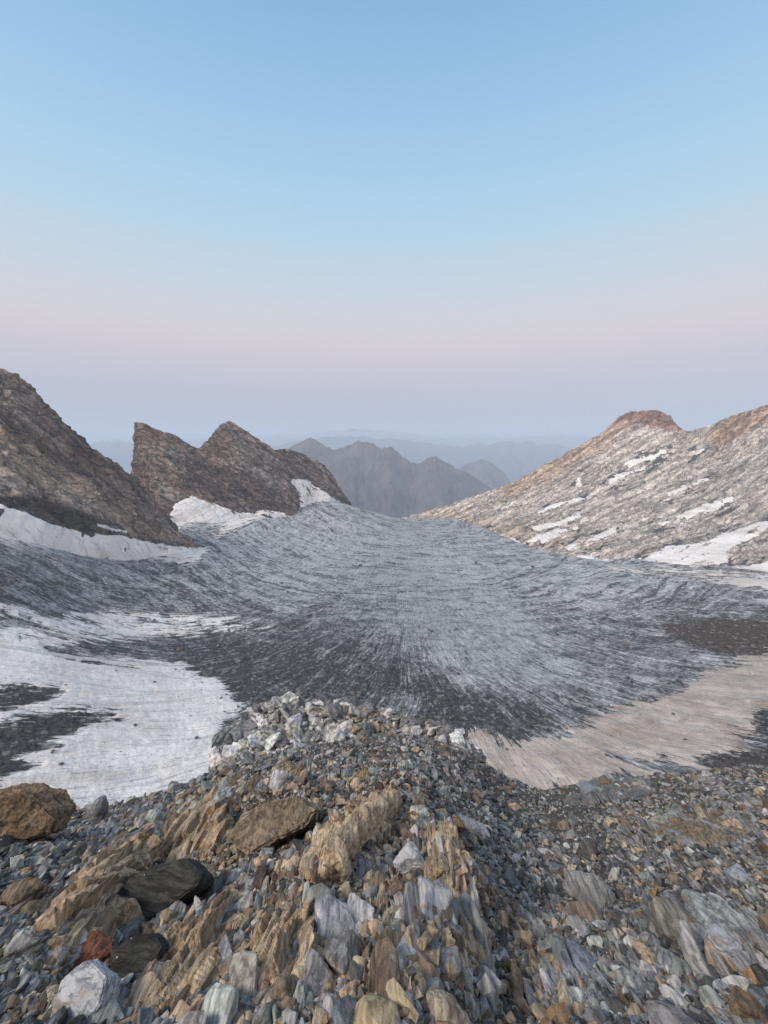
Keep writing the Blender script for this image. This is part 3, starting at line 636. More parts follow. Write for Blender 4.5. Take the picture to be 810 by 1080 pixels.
def hit(px, py, n=70):
    """where view rays meet the spur: points (m,3), with validity"""
    px = np.atleast_1d(np.asarray(px, float)); py = np.atleast_1d(np.asarray(py, float))
    X, D, Z = ray(px, py); h = np.hypot(X, D); X, D, Z = X / h, D / h, Z / h
    rs = np.geomspace(0.5, 60, n); lo = np.full(px.shape, 0.5); hi = np.full(px.shape, np.nan); found = np.zeros(px.shape, bool); prev = np.full(px.shape, 0.5)
    for r in rs:
        below = (Z * r < spur_z(X * r, D * r)) & ~found
        lo = np.where(below, prev, lo); hi = np.where(below, r, hi); found |= below; prev = np.where(found, prev, r)
    hi = np.where(found, hi, 60)
    for _ in range(9):
        m = 0.5 * (lo + hi); b = Z * m < spur_z(X * m, D * m); hi = np.where(b, m, hi); lo = np.where(b, lo, m)
    return np.stack([X * hi, D * hi, Z * hi], -1), found
def bump(p0, p1, h, wd):
    a, b = hit(*p0)[0][0], hit(*p1)[0][0]; _BUMPS.append((a[0], a[1], b[0], b[1], h, wd))
bump((60,1010), (150,890), 0.28, 0.30)
bump((190,880), (300,850), 0.45, 0.75)
bump((330,930), (420,835), 0.35, 0.35)
bump((425,835), (485,935), 0.30, 0.30)
bump((430,1060), (450,980), 0.10, 0.25)
bump((700,985), (800,960), 0.18, 0.35)

rs_ = np.geomspace(0.35, 75, 360); azs = np.linspace(-1.75, 1.75, 420)
A2, R2 = np.meshgrid(azs, rs_, indexing='ij'); fx, fy = np.sin(A2) * R2, np.cos(A2) * R2
fz = spur_z(fx, fy) + 0.012 * fbm(fx * 14, fy * 14, 0, 3)
spur = mesh_from('ground', np.stack([fx, fy, fz], -1), grid_faces(420, 360), M_GRAVEL, None, None)
tag(spur, 'gravelly ground of the rocky spur', None, None, 'structure')

# --- rock shapes
def raw_hull(rnd, kind, level):
    """one angular rock in a unit box (about -1..1), as numpy verts and triangles. kind: block, slab, shard"""
    pts = []
    if kind == 'shard':       # long pointed plate, long axis y
        for yy, wsc in ((-1, .55), (-.55, .95), (0, 1.0), (.45, .78), (.8, .55), (1.0, .28)):
            for k in range(4 + (level > 0)):
                a = rnd.uniform(0, 2 * math.pi); cx, cz = math.cos(a), math.sin(a)
                q = max(abs(cx), abs(cz)); sq = (1 / q) ** 0.75
                pts.append((cx * sq * wsc * rnd.uniform(.8, 1), yy + rnd.uniform(-.1, .1), cz * sq * wsc ** .6 * rnd.uniform(.75, 1)))
    else:
        n = 12 if kind == 'block' else 14
        while len(pts) < n:
            v_ = Vector((rnd.gauss(0, 1), rnd.gauss(0, 1), rnd.gauss(0, 1))).normalized()
            q = max(abs(v_.x), abs(v_.y), abs(v_.z)); v_ = v_ * (1 / q) ** (0.8 if kind == 'slab' else 0.5) * rnd.uniform(.82, 1.05)
            pts.append(tuple(v_))
    return pts
def build_rock(seed, dims, kind='block', level=1, rough=0.06, bev=0.10, layers=0.0):
    """level 0: bare hull; 1: bevelled; 2: bevelled, subdivided, roughened"""
    rnd = random.Random(seed); bm = bmesh.new()
    for p_ in raw_hull(rnd, kind, level): bm.verts.new((p_[0] * dims[0], p_[1] * dims[1], p_[2] * dims[2]))
    r = bmesh.ops.convex_hull(bm, input=bm.verts[:])
    dead = [g for g in r['geom_interior'] if isinstance(g, bmesh.types.BMVert)] + [g for g in r['geom_unused'] if isinstance(g, bmesh.types.BMVert)]
    bmesh.ops.delete(bm, geom=list(set(dead)), context='VERTS')
    bmesh.ops.dissolve_limit(bm, angle_limit=math.radians(13), verts=bm.verts[:], edges=bm.edges[:])
    md = min(dims)
    if level >= 1:
        bmesh.ops.bevel(bm, geom=bm.edges[:], offset=md * bev, segments=1, affect='EDGES', clamp_overlap=True)
    bmesh.ops.triangulate(bm, faces=bm.faces[:])
    if level >= 2:
        target = max(dims) * (0.20 if level == 2 else 0.10)
        for _ in range(3 if level == 2 else 4):
            es = [e for e in bm.edges if e.calc_length() > target]
            if not es or len(bm.verts) > 6000: break
            bmesh.ops.subdivide_edges(bm, edges=es, cuts=1, use_grid_fill=False)
            bmesh.ops.triangulate(bm, faces=[f for f in bm.faces if len(f.verts) > 3])
    bm.normal_update(); bm.verts.index_update()
    V = np.array([v_.co[:] for v_ in bm.verts]); N = np.array([v_.normal[:] for v_ in bm.verts]); Fc = np.array([[v_.index for v_ in f.verts] for f in bm.faces], np.int32)
    bm.free()
    if level >= 2:
        s = seed * 1.37 % 50; m = max(dims)
        d = fbm(V[:, 0] / m * 2.2 + s, V[:, 1] / m * 2.2, V[:, 2] / m * 2.2, 4, 0.55) * rough * md * 3
        d += fbm(V[:, 0] / md * 2.5 + s, V[:, 1] / m * 1.5, V[:, 2] / md * 2.5, 3, 0.6, True) * rough * md * 1.2
        if layers:
            stp = V[:, 2] / md * 3.2 + 0.5 * fbm(V[:, 0] / m * 2, V[:, 1] / m * 2, s, 2); fr_ = stp - np.floor(stp)
            d -= layers * md * smooth(0.35, 0.0, np.minimum(fr_, 1 - fr_)) * (1 - np.abs(N[:, 2]))
        V = V + N * d[:, None]
    return V, Fc
def rot_mat(lon, roll, up=None, pitch=0.0):
    """long axis y turned to direction lon, rolled about it"""
    y = Vector(lon).normalized(); x = y.cross(Vector((0, 0, 1))).normalized(); z = x.cross(y)
    M = Matrix((x, y, z)).transposed()
    return np.array(M @ Matrix.Rotation(roll, 3, 'Y') @ Matrix.Rotation(pitch, 3, 'X'))
LIN = Vector((0.02, 0.93, -0.36))           # the cleavage of the slate runs away and downhill
PALETTE = {'grey': (0.225, 0.22, 0.205), 'blue grey': (0.18, 0.192, 0.20), 'dark grey': (0.075, 0.074, 0.071), 'pale grey': (0.38, 0.37, 0.345), 'tan': (0.40, 0.305, 0.205), 'brown': (0.185, 0.135, 0.095), 'rusty': (0.235, 0.15, 0.085)}
def jitter(c, rnd, a=0.26):
    k = 1 + rnd.uniform(-a, a); return tuple(max(0.02, q * k * (1 + rnd.uniform(-.05, .05))) for q in c)
def pick_col(px, py, rnd):
    warm = 0.10
    if sdf(np.array([px]), np.array([py]), [(20,1080),(150,880),(240,830),(330,840),(430,830),(520,960),(620,1080)])[0] > -15: warm = 0.62
    elif px > 560 and py > 850: warm = 0.13
    r = rnd.random()
    if r < warm: return rnd.choice(['tan', 'tan', 'tan', 'brown', 'brown', 'rusty'] if rnd.random() < .5 else ['tan', 'brown', 'pale grey'])
    return rnd.choices(['grey', 'blue grey', 'dark grey', 'pale grey', 'brown'], [0.34, 0.22, 0.25, 0.13, 0.06])[0]

# --- named rocks and outcrops ------------------------------------------------------------
LAND = []         # (noun phrase, px, py) for the labels of the loose stones
KEEP = []         # ellipses already taken: px, py, rx, ry
def ground_at(px, py):
    p = hit(px, py)[0][0]; return p, max(proj(p)[2], 0.3)
def feature(name, label, cat, px, py, wpx, hpx, tpx, col, mat=M_STONE, kind='block', lon=(0.2, 0.9, -0.3), roll=0.0, pitch=0.0, seed=1, sink=0.25, level=3, noun=None, layers=0.0, rough=0.06, bev=0.10, group=None):
    """a rock wpx wide, hpx long, tpx thick as seen at its place"""
    p, f = ground_at(px, py + hpx * 0.25); k = f / F / 2
    V, Fc = build_rock(seed, (wpx * k, hpx * k, tpx * k), kind, level, rough, bev, layers)
    R = rot_mat(lon, roll, None, pitch); V = V @ R.T
    base = V[:, 2].min(); hgt = V[:, 2].max() - base
    V[:, 2] -= base
    o = mesh_from(name, V, Fc, mat, None, {'tint': np.tile(np.array(col, np.float32), (len(V), 1))}, smooth_shade=False)
    o.location = (p[0], p[1], p[2] - hgt * sink)
    tag(o, label, cat, group)
    KEEP.append((px, py, wpx * .5, hpx * .5))
    if noun: LAND.append((noun, px, py))
    return o
def poly_rock(name, label, cat, poly, nrm, thick, col, mat, seed, noun, raise_=0.1, level=3, rough=0.05, layers=0.08, shrink=0.86, bev=0.03, skew=(0, 0, 0)):
    """a rock with one broad face of known outline, lying at its own place on the slope"""
    P_ = np.array(poly, float); c = P_.mean(0); p, f = ground_at(c[0], P_[:, 1].max() - 4); n = np.array(nrm, float); n /= np.linalg.norm(n)
    p, f = ground_at(c[0], min(P_[:, 1].max() - 2, 1085)); p = p + np.array([0, 0, raise_])
    X, D_, Z = ray(P_[:, 0], P_[:, 1]); R = np.stack([X, D_, Z], -1); A = R * (p @ n / (R @ n))[:, None]
    cc = A.mean(0); B = cc + (A - cc) * shrink - n * thick + np.array(skew); M_ = cc + (A - cc) * 1.03 - n * thick * 0.5
    rnd = random.Random(seed); bm = bmesh.new()
    for q in np.concatenate([A, M_, B]): bm.verts.new(tuple(q - cc + np.array([rnd.uniform(-.02, .02) * thick for _ in range(3)])))
    r = bmesh.ops.convex_hull(bm, input=bm.verts[:])
    dead = [g for g in r['geom_interior'] + r['geom_unused'] if isinstance(g, bmesh.types.BMVert)]; bmesh.ops.delete(bm, geom=list(set(dead)), context='VERTS')
    bmesh.ops.dissolve_limit(bm, angle_limit=math.radians(9), verts=bm.verts[:], edges=bm.edges[:])
    md = thick; m = float(np.ptp(A, axis=0).max())
    bmesh.ops.bevel(bm, geom=bm.edges[:], offset=md * bev, segments=2, affect='EDGES', clamp_overlap=True); bmesh.ops.triangulate(bm, faces=bm.faces[:])
    for _ in range(6):
        es = [e for e in bm.edges if e.calc_length() > m * 0.045]
        if not es or len(bm.verts) > 9000: break
        bmesh.ops.subdivide_edges(bm, edges=es, cuts=1); bmesh.ops.triangulate(bm, faces=[q for q in bm.faces if len(q.verts) > 3])
    bm.normal_update(); bm.verts.index_update()
    V = np.array([q.co[:] for q in bm.verts]); N = np.array([q.normal[:] for q in bm.verts]); Fc = np.array([[q.index for q in g.verts] for g in bm.faces], np.int32); bm.free()
    s0 = seed * 0.77; d = fbm(V[:, 0] / m * 4 + s0, V[:, 1] / m * 4, V[:, 2] / m * 4, 5, 0.6) * rough * m
    ln = V @ n / md * 5 + 0.6 * fbm(V[:, 0] / m * 3, V[:, 1] / m * 3, s0, 2); fr_ = np.abs(ln - np.floor(ln) - 0.5) * 2
    d -= layers * md * smooth(0.6, 1.0, fr_) * (1 - np.abs(N @ n))
    V = V + N * d[:, None]
    o = mesh_from(name, V, Fc, mat, None, {'tint': np.tile(np.array(col, np.float32), (len(V), 1))}, smooth_shade=False); o.location = tuple(cc)
    tag(o, label, cat); w_ = np.ptp(P_, axis=0); KEEP.append((c[0], c[1], w_[0] * .5, w_[1] * .5)); LAND.append((noun, c[0], c[1])); return o
def core_rock(poly, seed, org, hump=1.0):
    """the laminated mass of bedrock inside an outcrop: one body with ribs along the cleavage"""
    P_ = np.array(poly, float); c = P_.mean(0); ctr = P_.mean(0); P_ = ctr + (P_ - ctr) * 0.92
    G_ = hit(P_[:, 0], P_[:, 1])[0]; f = max(proj(G_.mean(0))[2], .3); wd = np.sqrt(np.prod(np.ptp(P_, axis=0))) * f / F
    up = np.array([0, -0.25, 0.85]); A = G_ + up * wd * (0.10 * hump - 0.04); top = G_.mean(0) + (G_ - G_.mean(0)) * 0.55 + up * wd * (0.22 * hump - 0.06); B = G_ - np.array([0, 0, wd * 0.35])
    bm = bmesh.new(); rnd = random.Random(seed)
    for q in np.concatenate([A, top, B]): bm.verts.new(tuple(q - org + np.array([rnd.uniform(-.03, .03) * wd for _ in range(3)])))
    r = bmesh.ops.convex_hull(bm, input=bm.verts[:])
    bmesh.ops.delete(bm, geom=list(set(g for g in r['geom_interior'] + r['geom_unused'] if isinstance(g, bmesh.types.BMVert))), context='VERTS')
    bmesh.ops.triangulate(bm, faces=bm.faces[:])
    for _ in range(7):
        es = [e for e in bm.edges if e.calc_length() > wd * 0.026]
        if not es or len(bm.verts) > 16000: break
        bmesh.ops.subdivide_edges(bm, edges=es, cuts=1); bmesh.ops.triangulate(bm, faces=[q for q in bm.faces if len(q.verts) > 3])
    bm.normal_update(); bm.verts.index_update()
    V = np.array([q.co[:] for q in bm.verts]); N = np.array([q.normal[:] for q in bm.verts]); Fc = np.array([[q.index for q in g.verts] for g in bm.faces], np.int32); bm.free()
    lin = np.array(LIN.normalized()); cx = np.cross(lin, [0, 0, 1.0]); cx /= np.linalg.norm(cx); a = V @ lin / wd; b = V @ cx / wd; cz = V[:, 2] / wd
    bb = b + 0.10 * fbm(a * 1.5 + seed, b * 2, cz, 3)
    d = 0.05 * fbm(a * 1.6 + seed, bb * 15, cz * 2, 3, 0.6, True) + 0.02 * fbm(a * 3, b * 4, cz * 4 + seed, 4, 0.6)
    sw = bb * 8 + 0.25 * fbm(a * 4, b * 3, seed, 2); fl = np.floor(sw); sw = sw - fl; blk = np.floor(a * 2.6 + 3 * fbm(fl * 3.1, seed, 0.5, 1)); hsh = fbm(fl * 2.37 + 0.31, blk * 1.73 + 0.17, seed + 0.5, 1)
    d = d + 0.09 * sw * (0.6 + 0.8 * hsh) + 0.12 * hsh
    rib = fbm(a * 0.6 + seed, np.floor(bb * 9) * 2.3, seed, 3); rib2 = fbm(a * 2.5, bb * 6, cz * 3 + seed, 4)
    tn = pal(np.clip(0.5 + 0.7 * rib + 0.45 * rib2, 0, 1), [(0.19, 0.18, 0.165), (0.33, 0.265, 0.19), (0.43, 0.325, 0.215), (0.31, 0.205, 0.12), (0.42, 0.38, 0.325)])
    return V + N * (d * wd)[:, None], Fc, tn
def outcrop(name, label, poly, n, length, width, thick, cols, seed, noun=None, tilt=0.30, lift=0.1, body=None, roll=(0.2, 1.1), fan=0.12, level=2):
    """a bed of upright schist blades breaking out of the ground: one mass of rock"""
    n = int(n * 1.7); length *= 0.72; width *= 0.72; thick *= 0.8; lift *= 0.6
    rnd = random.Random(seed); P_ = np.array(poly, float); Vs, Fs, Ts, off = [], [], [], 0
    x0, y0 = P_.min(0); x1, y1 = P_.max(0); c = P_.mean(0); got = 0; org, f0 = ground_at(*c)
    tries = 0; cand = np.random.RandomState(seed).uniform((x0, y0), (x1, y1), (n * 14, 2)); cand = cand[sdf(cand[:, 0], cand[:, 1], poly) > 1]
    for kx, ky, rx, ry in KEEP: cand = cand[((cand[:, 0] - kx) / (rx * 1.05)) ** 2 + ((cand[:, 1] - ky - 4) / (ry * 1.15)) ** 2 >= 1]
    core = core_rock(poly, seed, org, 0.0 if seed in (23, 24) else 1.0); rc_ = random.Random(seed)
    Vs.append(core[0]); Fs.append(core[1]); core = core if seed not in (23, 24) else (core[0], core[1], core[2] * np.array([0.55, 0.60, 0.66])); Ts.append(core[2] if cols[0] in ('tan', 'rusty', 'brown') else core[2].mean(1, keepdims=True) * np.array([0.86, 0.88, 0.88])); off += len(core[0])
    n = int(n * .75); cand = cand[:n]; CPp = hit(cand[:, 0], cand[:, 1])[0]; CF = np.maximum(proj(CPp)[2], .3)
    for p, f in zip(CPp, CF):
        k = f / F / 2
        sz = rnd.uniform(0.55, 1.15) if rnd.random() < .8 else rnd.uniform(1.1, 1.6)
        L, W, T = length * k * sz, width * k * rnd.uniform(.6, 1.3) * sz, thick * k * rnd.uniform(.6, 1.4) * sz
        kd = 'shard' if rnd.random() < .75 else 'slab'; V, Fc = rnd.choice(POOL[kd]); V = V * np.array([W / .36 * rnd.choice((-1, 1)), L, T / .16])
        lon = LIN + Vector((rnd.gauss(0, fan), rnd.gauss(0, fan), rnd.gauss(tilt * 0.55, fan)))
        R = rot_mat(lon, rnd.uniform(*roll) * (1 if rnd.random() < .72 else -1)); V = V @ R.T
        V = V + (np.array(p) - np.array(org)) + np.array([0, 0, lift * L + rnd.uniform(-.2, .25) * T])
        col = np.array(jitter(PALETTE[rnd.choice(cols)], rnd, 0.2))
        Vs.append(V); Fs.append(Fc + off); Ts.append(np.tile(col, (len(V), 1))); off += len(V); got += 1
    o = mesh_from(name, np.concatenate(Vs), np.concatenate(Fs), M_FOLIATED, None, {'tint': np.concatenate(Ts)}, smooth_shade=False)
    o.location = org
    tag(o, label, 'rock outcrop')
    if noun: LAND.append((noun, c[0], c[1]))
    return o
poly_rock('boulder', 'black layered slate slab lying tilted on the tan outcrop', 'boulder', [(117,945),(140,923),(193,904),(213,921),(209,934),(160,968),(137,978)], (-0.15, -0.55, 0.80), 0.34, (0.044, 0.044, 0.038), M_DARK, 34, 'black slate slab', 0.08, shrink=0.9)
poly_rock('boulder', 'black slate block wedged under the tilted slab', 'boulder', [(116,1003),(135,990),(157,984),(171,1000),(160,1022),(135,1042),(118,1040)], (-0.05, -0.6, 0.8), 0.24, (0.042, 0.042, 0.040), M_DARK, 41, 'black slate block', 0.06)
poly_rock('boulder', 'white and grey veined marble boulder', 'boulder', [(50,1066),(67,1030),(92,1011),(112,1030),(107,1058),(84,1092),(52,1092)], (-0.1, -0.5, 0.85), 0.22, (0.42, 0.425, 0.43), M_MARBLE, 45, 'veined marble boulder', 0.05, rough=0.07)
poly_rock('boulder', 'large rusty brown boulder on the edge of the snow', 'boulder', [(-30,842),(2,835),(22,838),(46,847),(61,862),(56,878),(28,888),(-30,892)], (0.3, -0.75, 0.55), 1.1, (0.21, 0.145, 0.088), M_FOLIATED, 52, 'rusty brown boulder', 0.15, rough=0.10, bev=0.12)
poly_rock('boulder', 'rounded brown boulder in the middle of the upper scree', 'boulder', [(236,884),(252,864),(278,846),(312,840),(334,856),(322,872),(296,880),(262,902)], (-0.1, -0.7, 0.7), 0.8, (0.225, 0.178, 0.125), M_FOLIATED, 57, 'rounded brown boulder', 0.10, rough=0.08, bev=0.14)
poly_rock('slab', 'pale grey flat slab leaning in the bottom scree', 'stone slab', [(241,1010),(256,1003),(271,1007),(268,1052),(255,1062),(242,1060)], (-0.1, -0.6, 0.8), 0.06, (0.34, 0.32, 0.28), M_STONE, 73, 'pale leaning slab', 0.04)
POOL = {kd: [build_rock(300 + q, dm, kd, 2, 0.07, 0.12, 0.12) for q in range(n_)] for kd, n_, dm in (('shard', 34, (.36, 1, .16)), ('slab', 14, (.42, 1, .2)))}
TAN = ['tan', 'tan', 'tan', 'brown', 'pale grey']; MIXD = ['tan', 'grey', 'brown', 'pale grey', 'grey']
outcrop('rock_outcrop', 'tan ribbed outcrop of leaning schist blades behind the black slab', [(52,1005),(75,955),(118,905),(150,885),(165,895),(128,940),(122,985),(90,1010)], 46, 74, 26, 9, ['tan', 'tan', 'tan', 'tan', 'brown'], 11, 'tan ribbed outcrop', 0.16, 0.12)
outcrop('rock_outcrop', 'tan blocky outcrop rising above the black slab', [(160,890),(185,860),(235,845),(250,880),(225,905),(190,905)], 26, 62, 34, 16, TAN, 12, 'tan blocky outcrop', 0.25, 0.15)
outcrop('rock_outcrop', 'orange tan jagged rib of blades climbing to the triangular crag tip', [(318,925),(345,885),(392,850),(415,832),(428,838),(400,865),(360,905),(335,930)], 60, 46, 15, 7, ['tan', 'tan', 'tan', 'rusty', 'brown'], 13, 'jagged tan rib', 0.16, 0.12)
outcrop('rock_outcrop', 'tan crag with vertical fluted face beside the white and grey split rock', [(452,880),(470,865),(490,905),(496,945),(478,955),(455,935)], 40, 60, 17, 8, ['tan', 'tan', 'pale grey', 'tan'], 14, 'fluted tan crag', 0.28, 0.14)
outcrop('rock_outcrop', 'tall pale brown schist blades standing in the bottom middle of the scree', [(395,1045),(410,985),(430,965),(445,1000),(440,1060),(410,1075)], 15, 105, 36, 16, ['tan', 'pale grey', 'brown', 'grey'], 15, 'tall brown blades', 0.25, 0.12)
outcrop('rock_outcrop', 'cluster of grey brown pointed blades above the bottom edge', [(440,1010),(455,975),(490,965),(520,985),(505,1015),(470,1030)], 20, 92, 30, 14, MIXD, 16, 'grey brown blades', 0.25, 0.12)
outcrop('rock_outcrop', 'low brown leaning blades spreading below the jagged tan rib', [(275,985),(320,945),(350,955),(345,1010),(300,1050),(262,1030)], 34, 78, 24, 11, ['tan', 'brown', 'pale grey', 'brown'], 17, 'brown leaning blades', 0.22, 0.10)
outcrop('rock_outcrop', 'ochre and brown blades leaning beside the veined white boulder', [(150,1040),(190,985),(240,950),(260,975),(215,1040),(185,1075)], 34, 80, 26, 12, ['tan', 'brown', 'tan', 'grey'], 18, 'ochre blades', 0.18, 0.10)
outcrop('rock_outcrop', 'yellow brown spiky blades on the skyline of the spur', [(285,830),(292,812),(305,806),(325,815),(318,832)], 18, 36, 15, 8, ['rusty', 'tan', 'grey', 'tan'], 19, 'yellow spiky blades', 0.4, 0.2)
outcrop('rock_outcrop', 'pale tan fin with a pointed top on the upper scree', [(212,850),(225,832),(250,828),(252,848)], 9, 40, 22, 13, ['tan', 'pale grey', 'tan'], 20, 'pale tan fin', 0.55, 0.2)
outcrop('rock_outcrop', 'grey and tan upright blades near the lower corner with the orange block', [(560,1075),(590,1020),(640,1030),(640,1070)], 14, 78, 30, 16, ['grey', 'pale grey', 'tan', 'blue grey'], 21, 'grey upright blades', 0.25, 0.1)
outcrop('rock_outcrop', 'blue white banded outcrop in the scree behind the upright pale stone', [(680,985),(705,962),(760,955),(800,970),(800,1000),(740,1000)], 20, 70, 40, 18, ['pale grey', 'blue grey', 'grey'], 22, 'blue white outcrop', 0.1, 0.05)
outcrop('rock_outcrop', 'yellowish grey rocky hump in the dark scree slope', [(690,885),(720,868),(760,862),(800,872),(790,890),(730,895)], 26, 44, 26, 14, ['brown', 'grey', 'tan', 'grey'], 23, 'yellowish rocky hump', 0.1, 0.0)
outcrop('rock_outcrop', 'pale green grey rocks crowning the far edge of the scree slope', [(600,850),(625,828),(680,822),(690,838),(650,848)], 34, 22, 13, 9, ['grey', 'pale grey', 'brown'], 24, 'green grey crown rocks', 0.1, 0.0)
feature('rock', 'white and grey split rock at the foot of the triangular crag', 'rock', 434, 912, 40, 36, 24, (0.42, 0.415, 0.41), M_MARBLE, 'block', (0.5, 0.8, -0.2), 0.5, 0, 61, 0.15, 3, 'split white rock')
feature('rock', 'dark maroon rock among grey stones near the top of the spur', 'rock', 398, 838, 32, 18, 16, (0.075, 0.042, 0.042), M_STONE, 'block', (0.95, 0.2, 0), 0.1, 0, 63, 0.1, 3, 'dark maroon rock')
feature('rock', 'rusty red rock tucked behind the veined marble boulder', 'rock', 98, 1003, 40, 40, 26, (0.15, 0.062, 0.036), M_STONE, 'block', (0.4, 0.9, 0.0), 0.2, 0, 67, 0.3, 3, 'rusty red rock')
feature('rock', 'mottled black and white rock beside the black slate slab', 'rock', 209, 966, 40, 24, 22, (0.34, 0.33, 0.31), M_MARBLE, 'block', (0.9, 0.3, 0.1), 0.1, 0, 71, 0.1, 3, 'mottled rock')
feature('slab', 'narrow grey slab pointing up the scree by the triangular crag', 'stone slab', 497, 866, 32, 42, 10, (0.30, 0.30, 0.29), M_STONE, 'shard', (-0.45, 0.85, -0.25), 0.45, 0, 79, 0.1, 3, 'narrow grey slab', 0.06)
feature('rock', 'upright white almond shaped stone in the dark scree', 'rock', 732, 1011, 24, 56, 20, (0.36, 0.355, 0.345), M_STONE, 'shard', (0.05, 0.75, 0.45), 0.3, 0, 83, 0.1, 3, 'upright almond stone', 0, 0.04, 0.2)
feature('boulder', 'broad grey boulder with a pale flank in the right hand scree', 'boulder', 626, 942, 62, 48, 34, (0.22, 0.215, 0.205), M_STONE, 'block', (0.7, 0.7, -0.1), 0.2, 0, 89, 0.3, 3, 'broad grey boulder', 0, 0.09)
feature('rock', 'orange tan block in the corner of the scree', 'rock', 796, 1036, 36, 34, 26, (0.36, 0.225, 0.12), M_FOLIATED, 'block', (0.4, 0.8, 0), 0.2, 0, 97, 0.15, 3, 'orange block', 0, 0.06)
feature('boulder', 'grey brown humped boulder beside the dark gap in the scree', 'boulder', 713, 968, 54, 60, 34, (0.20, 0.185, 0.155), M_STONE, 'block', (0.2, 0.9, 0.1), 0.2, 0, 101, 0.25, 3, 'humped boulder')
feature('rock', 'white cracked rock behind the upright almond stone', 'rock', 770, 998, 52, 40, 26, (0.33, 0.34, 0.345), M_MARBLE, 'block', (0.8, 0.5, 0), 0.2, 0, 103, 0.2, 3, 'white cracked rock')
feature('rock', 'brown wedge rock at the bottom corner below the orange block', 'rock', 790, 1070, 44, 40, 30, (0.14, 0.10, 0.065), M_FOLIATED, 'block', (0.6, 0.7, 0), 0.4, 0, 107, 0.2, 3, 'brown wedge rock')
feature('rock', 'small round grey brown rock low in the ochre blades', 'rock', 302, 1042, 28, 32, 26, (0.19, 0.15, 0.105), M_STONE, 'block', (0.4, 0.8, 0), 0.2, 0, 109, 0.2, 3, 'round brown rock', 0, 0.05, 0.2)
feature('rock', 'large pale tan wedge rock on the bottom edge', 'rock', 468, 1066, 52, 44, 30, (0.34, 0.29, 0.215), M_FOLIATED, 'block', (0.7, 0.6, 0.1), 0.3, 0, 113, 0.15, 3, 'pale tan wedge')
feature('rock', 'grey spiked rock standing on the snow edge', 'rock', 104, 857, 22, 28, 16, (0.17, 0.175, 0.18), M_STONE, 'shard', (0.1, 0.5, 0.8), 0.3, 0, 127, 0.2, 2, 'spiked snow edge rock')
feature('boulder', 'blue grey flat boulder at the top of the right hand scree', 'boulder', 620, 836, 34, 22, 16, (0.21, 0.225, 0.24), M_MARBLE, 'block', (0.8, 0.5, 0), 0.3, 0, 131, 0.25, 2, 'blue grey flat boulder')
feature('rock', 'dark charcoal square rock beside the rounded brown boulder', 'rock', 312, 890, 18, 18, 14, (0.05, 0.052, 0.055), M_DARK, 'block', (0.3, 0.9, 0), 0.2, 0, 137, 0.1, 2, 'charcoal square rock')
feature('rock', 'dark purple brown rock low beside the rounded brown boulder', 'rock', 276, 928, 28, 20, 14, (0.07, 0.045, 0.042), M_STONE, 'block', (0.9, 0.4, 0), 0.2, 0, 139, 0.1, 2, 'purple brown rock')
feature('boulder', 'smooth pale rock half buried in the right hand dirt slope', 'boulder', 705, 872, 44, 24, 18, (0.27, 0.25, 0.21), M_STONE, 'block', (0.9, 0.3, 0), 0.1, 0, 149, 0.4, 2, 'half buried pale rock')
feature('boulder', 'blue white boulder beside the yellowish rocky hump', 'boulder', 776, 922, 34, 24, 18, (0.29, 0.31, 0.33), M_MARBLE, 'block', (0.8, 0.5, 0), 0.2, 0, 151, 0.2, 2, 'blue white boulder')

# --- moss
def moss(px, py, wpx, label, seed):
    p, f = ground_at(px, py); rnd = random.Random(seed); k = f / F; V, Fc = [], []
    V += [np.array([0, 0, wpx * k * .2])] + [np.array([math.cos(q * .524) * wpx * k * .8, math.sin(q * .524) * wpx * k * .8, -wpx * k * .2]) for q in range(12)]; Fc += [(0, 1 + q, 1 + (q + 1) % 12) for q in range(12)]
    for i in range(420):
        a = rnd.uniform(0, 6.283); r = abs(rnd.gauss(0, .45)) * wpx * k * .5; h = wpx * k * .34 * math.exp(-(r / (wpx * k * .4)) ** 2) * rnd.uniform(.3, 1.1)
        b = np.array([math.cos(a) * r, math.sin(a) * r, h * .5]); l = wpx * k * rnd.uniform(.05, .11)
        d = np.array([rnd.gauss(0, .7), rnd.gauss(0, .7), 1.0]); d /= np.linalg.norm(d); e = np.cross(d, [rnd.gauss(0, 1), rnd.gauss(0, 1), 0.1]); e /= np.linalg.norm(e)
        n0 = len(V); V += [b - e * l * .4, b + e * l * .4, b + d * l * 1.5 + e * l * .12]; Fc.append((n0, n0 + 1, n0 + 2))
    s = NT('moss_green'); c = s.mix(s.noise(s.pos(), 60, 3), (0.035, 0.045, 0.012), (0.12, 0.105, 0.03)); s.finish(c, 0.95)
    o = mesh_from('moss_tuft', V, Fc, s.m, None, None, False); o.location = tuple(p + np.array([0, 0, 0.01])); tag(o, label, 'moss')
moss(762, 981, 26, 'olive moss tuft between the white cracked rock and the humped boulder', 3)
moss(100, 986, 18, 'small green moss tuft above the rusty red rock', 4)
moss(305, 1026, 16, 'small dark moss tuft above the round brown rock', 5)
moss(335, 962, 14, 'tiny moss tuft among the brown leaning blades', 6)
moss(535, 1028, 18, 'olive moss tuft beside the grey upright blades', 7)

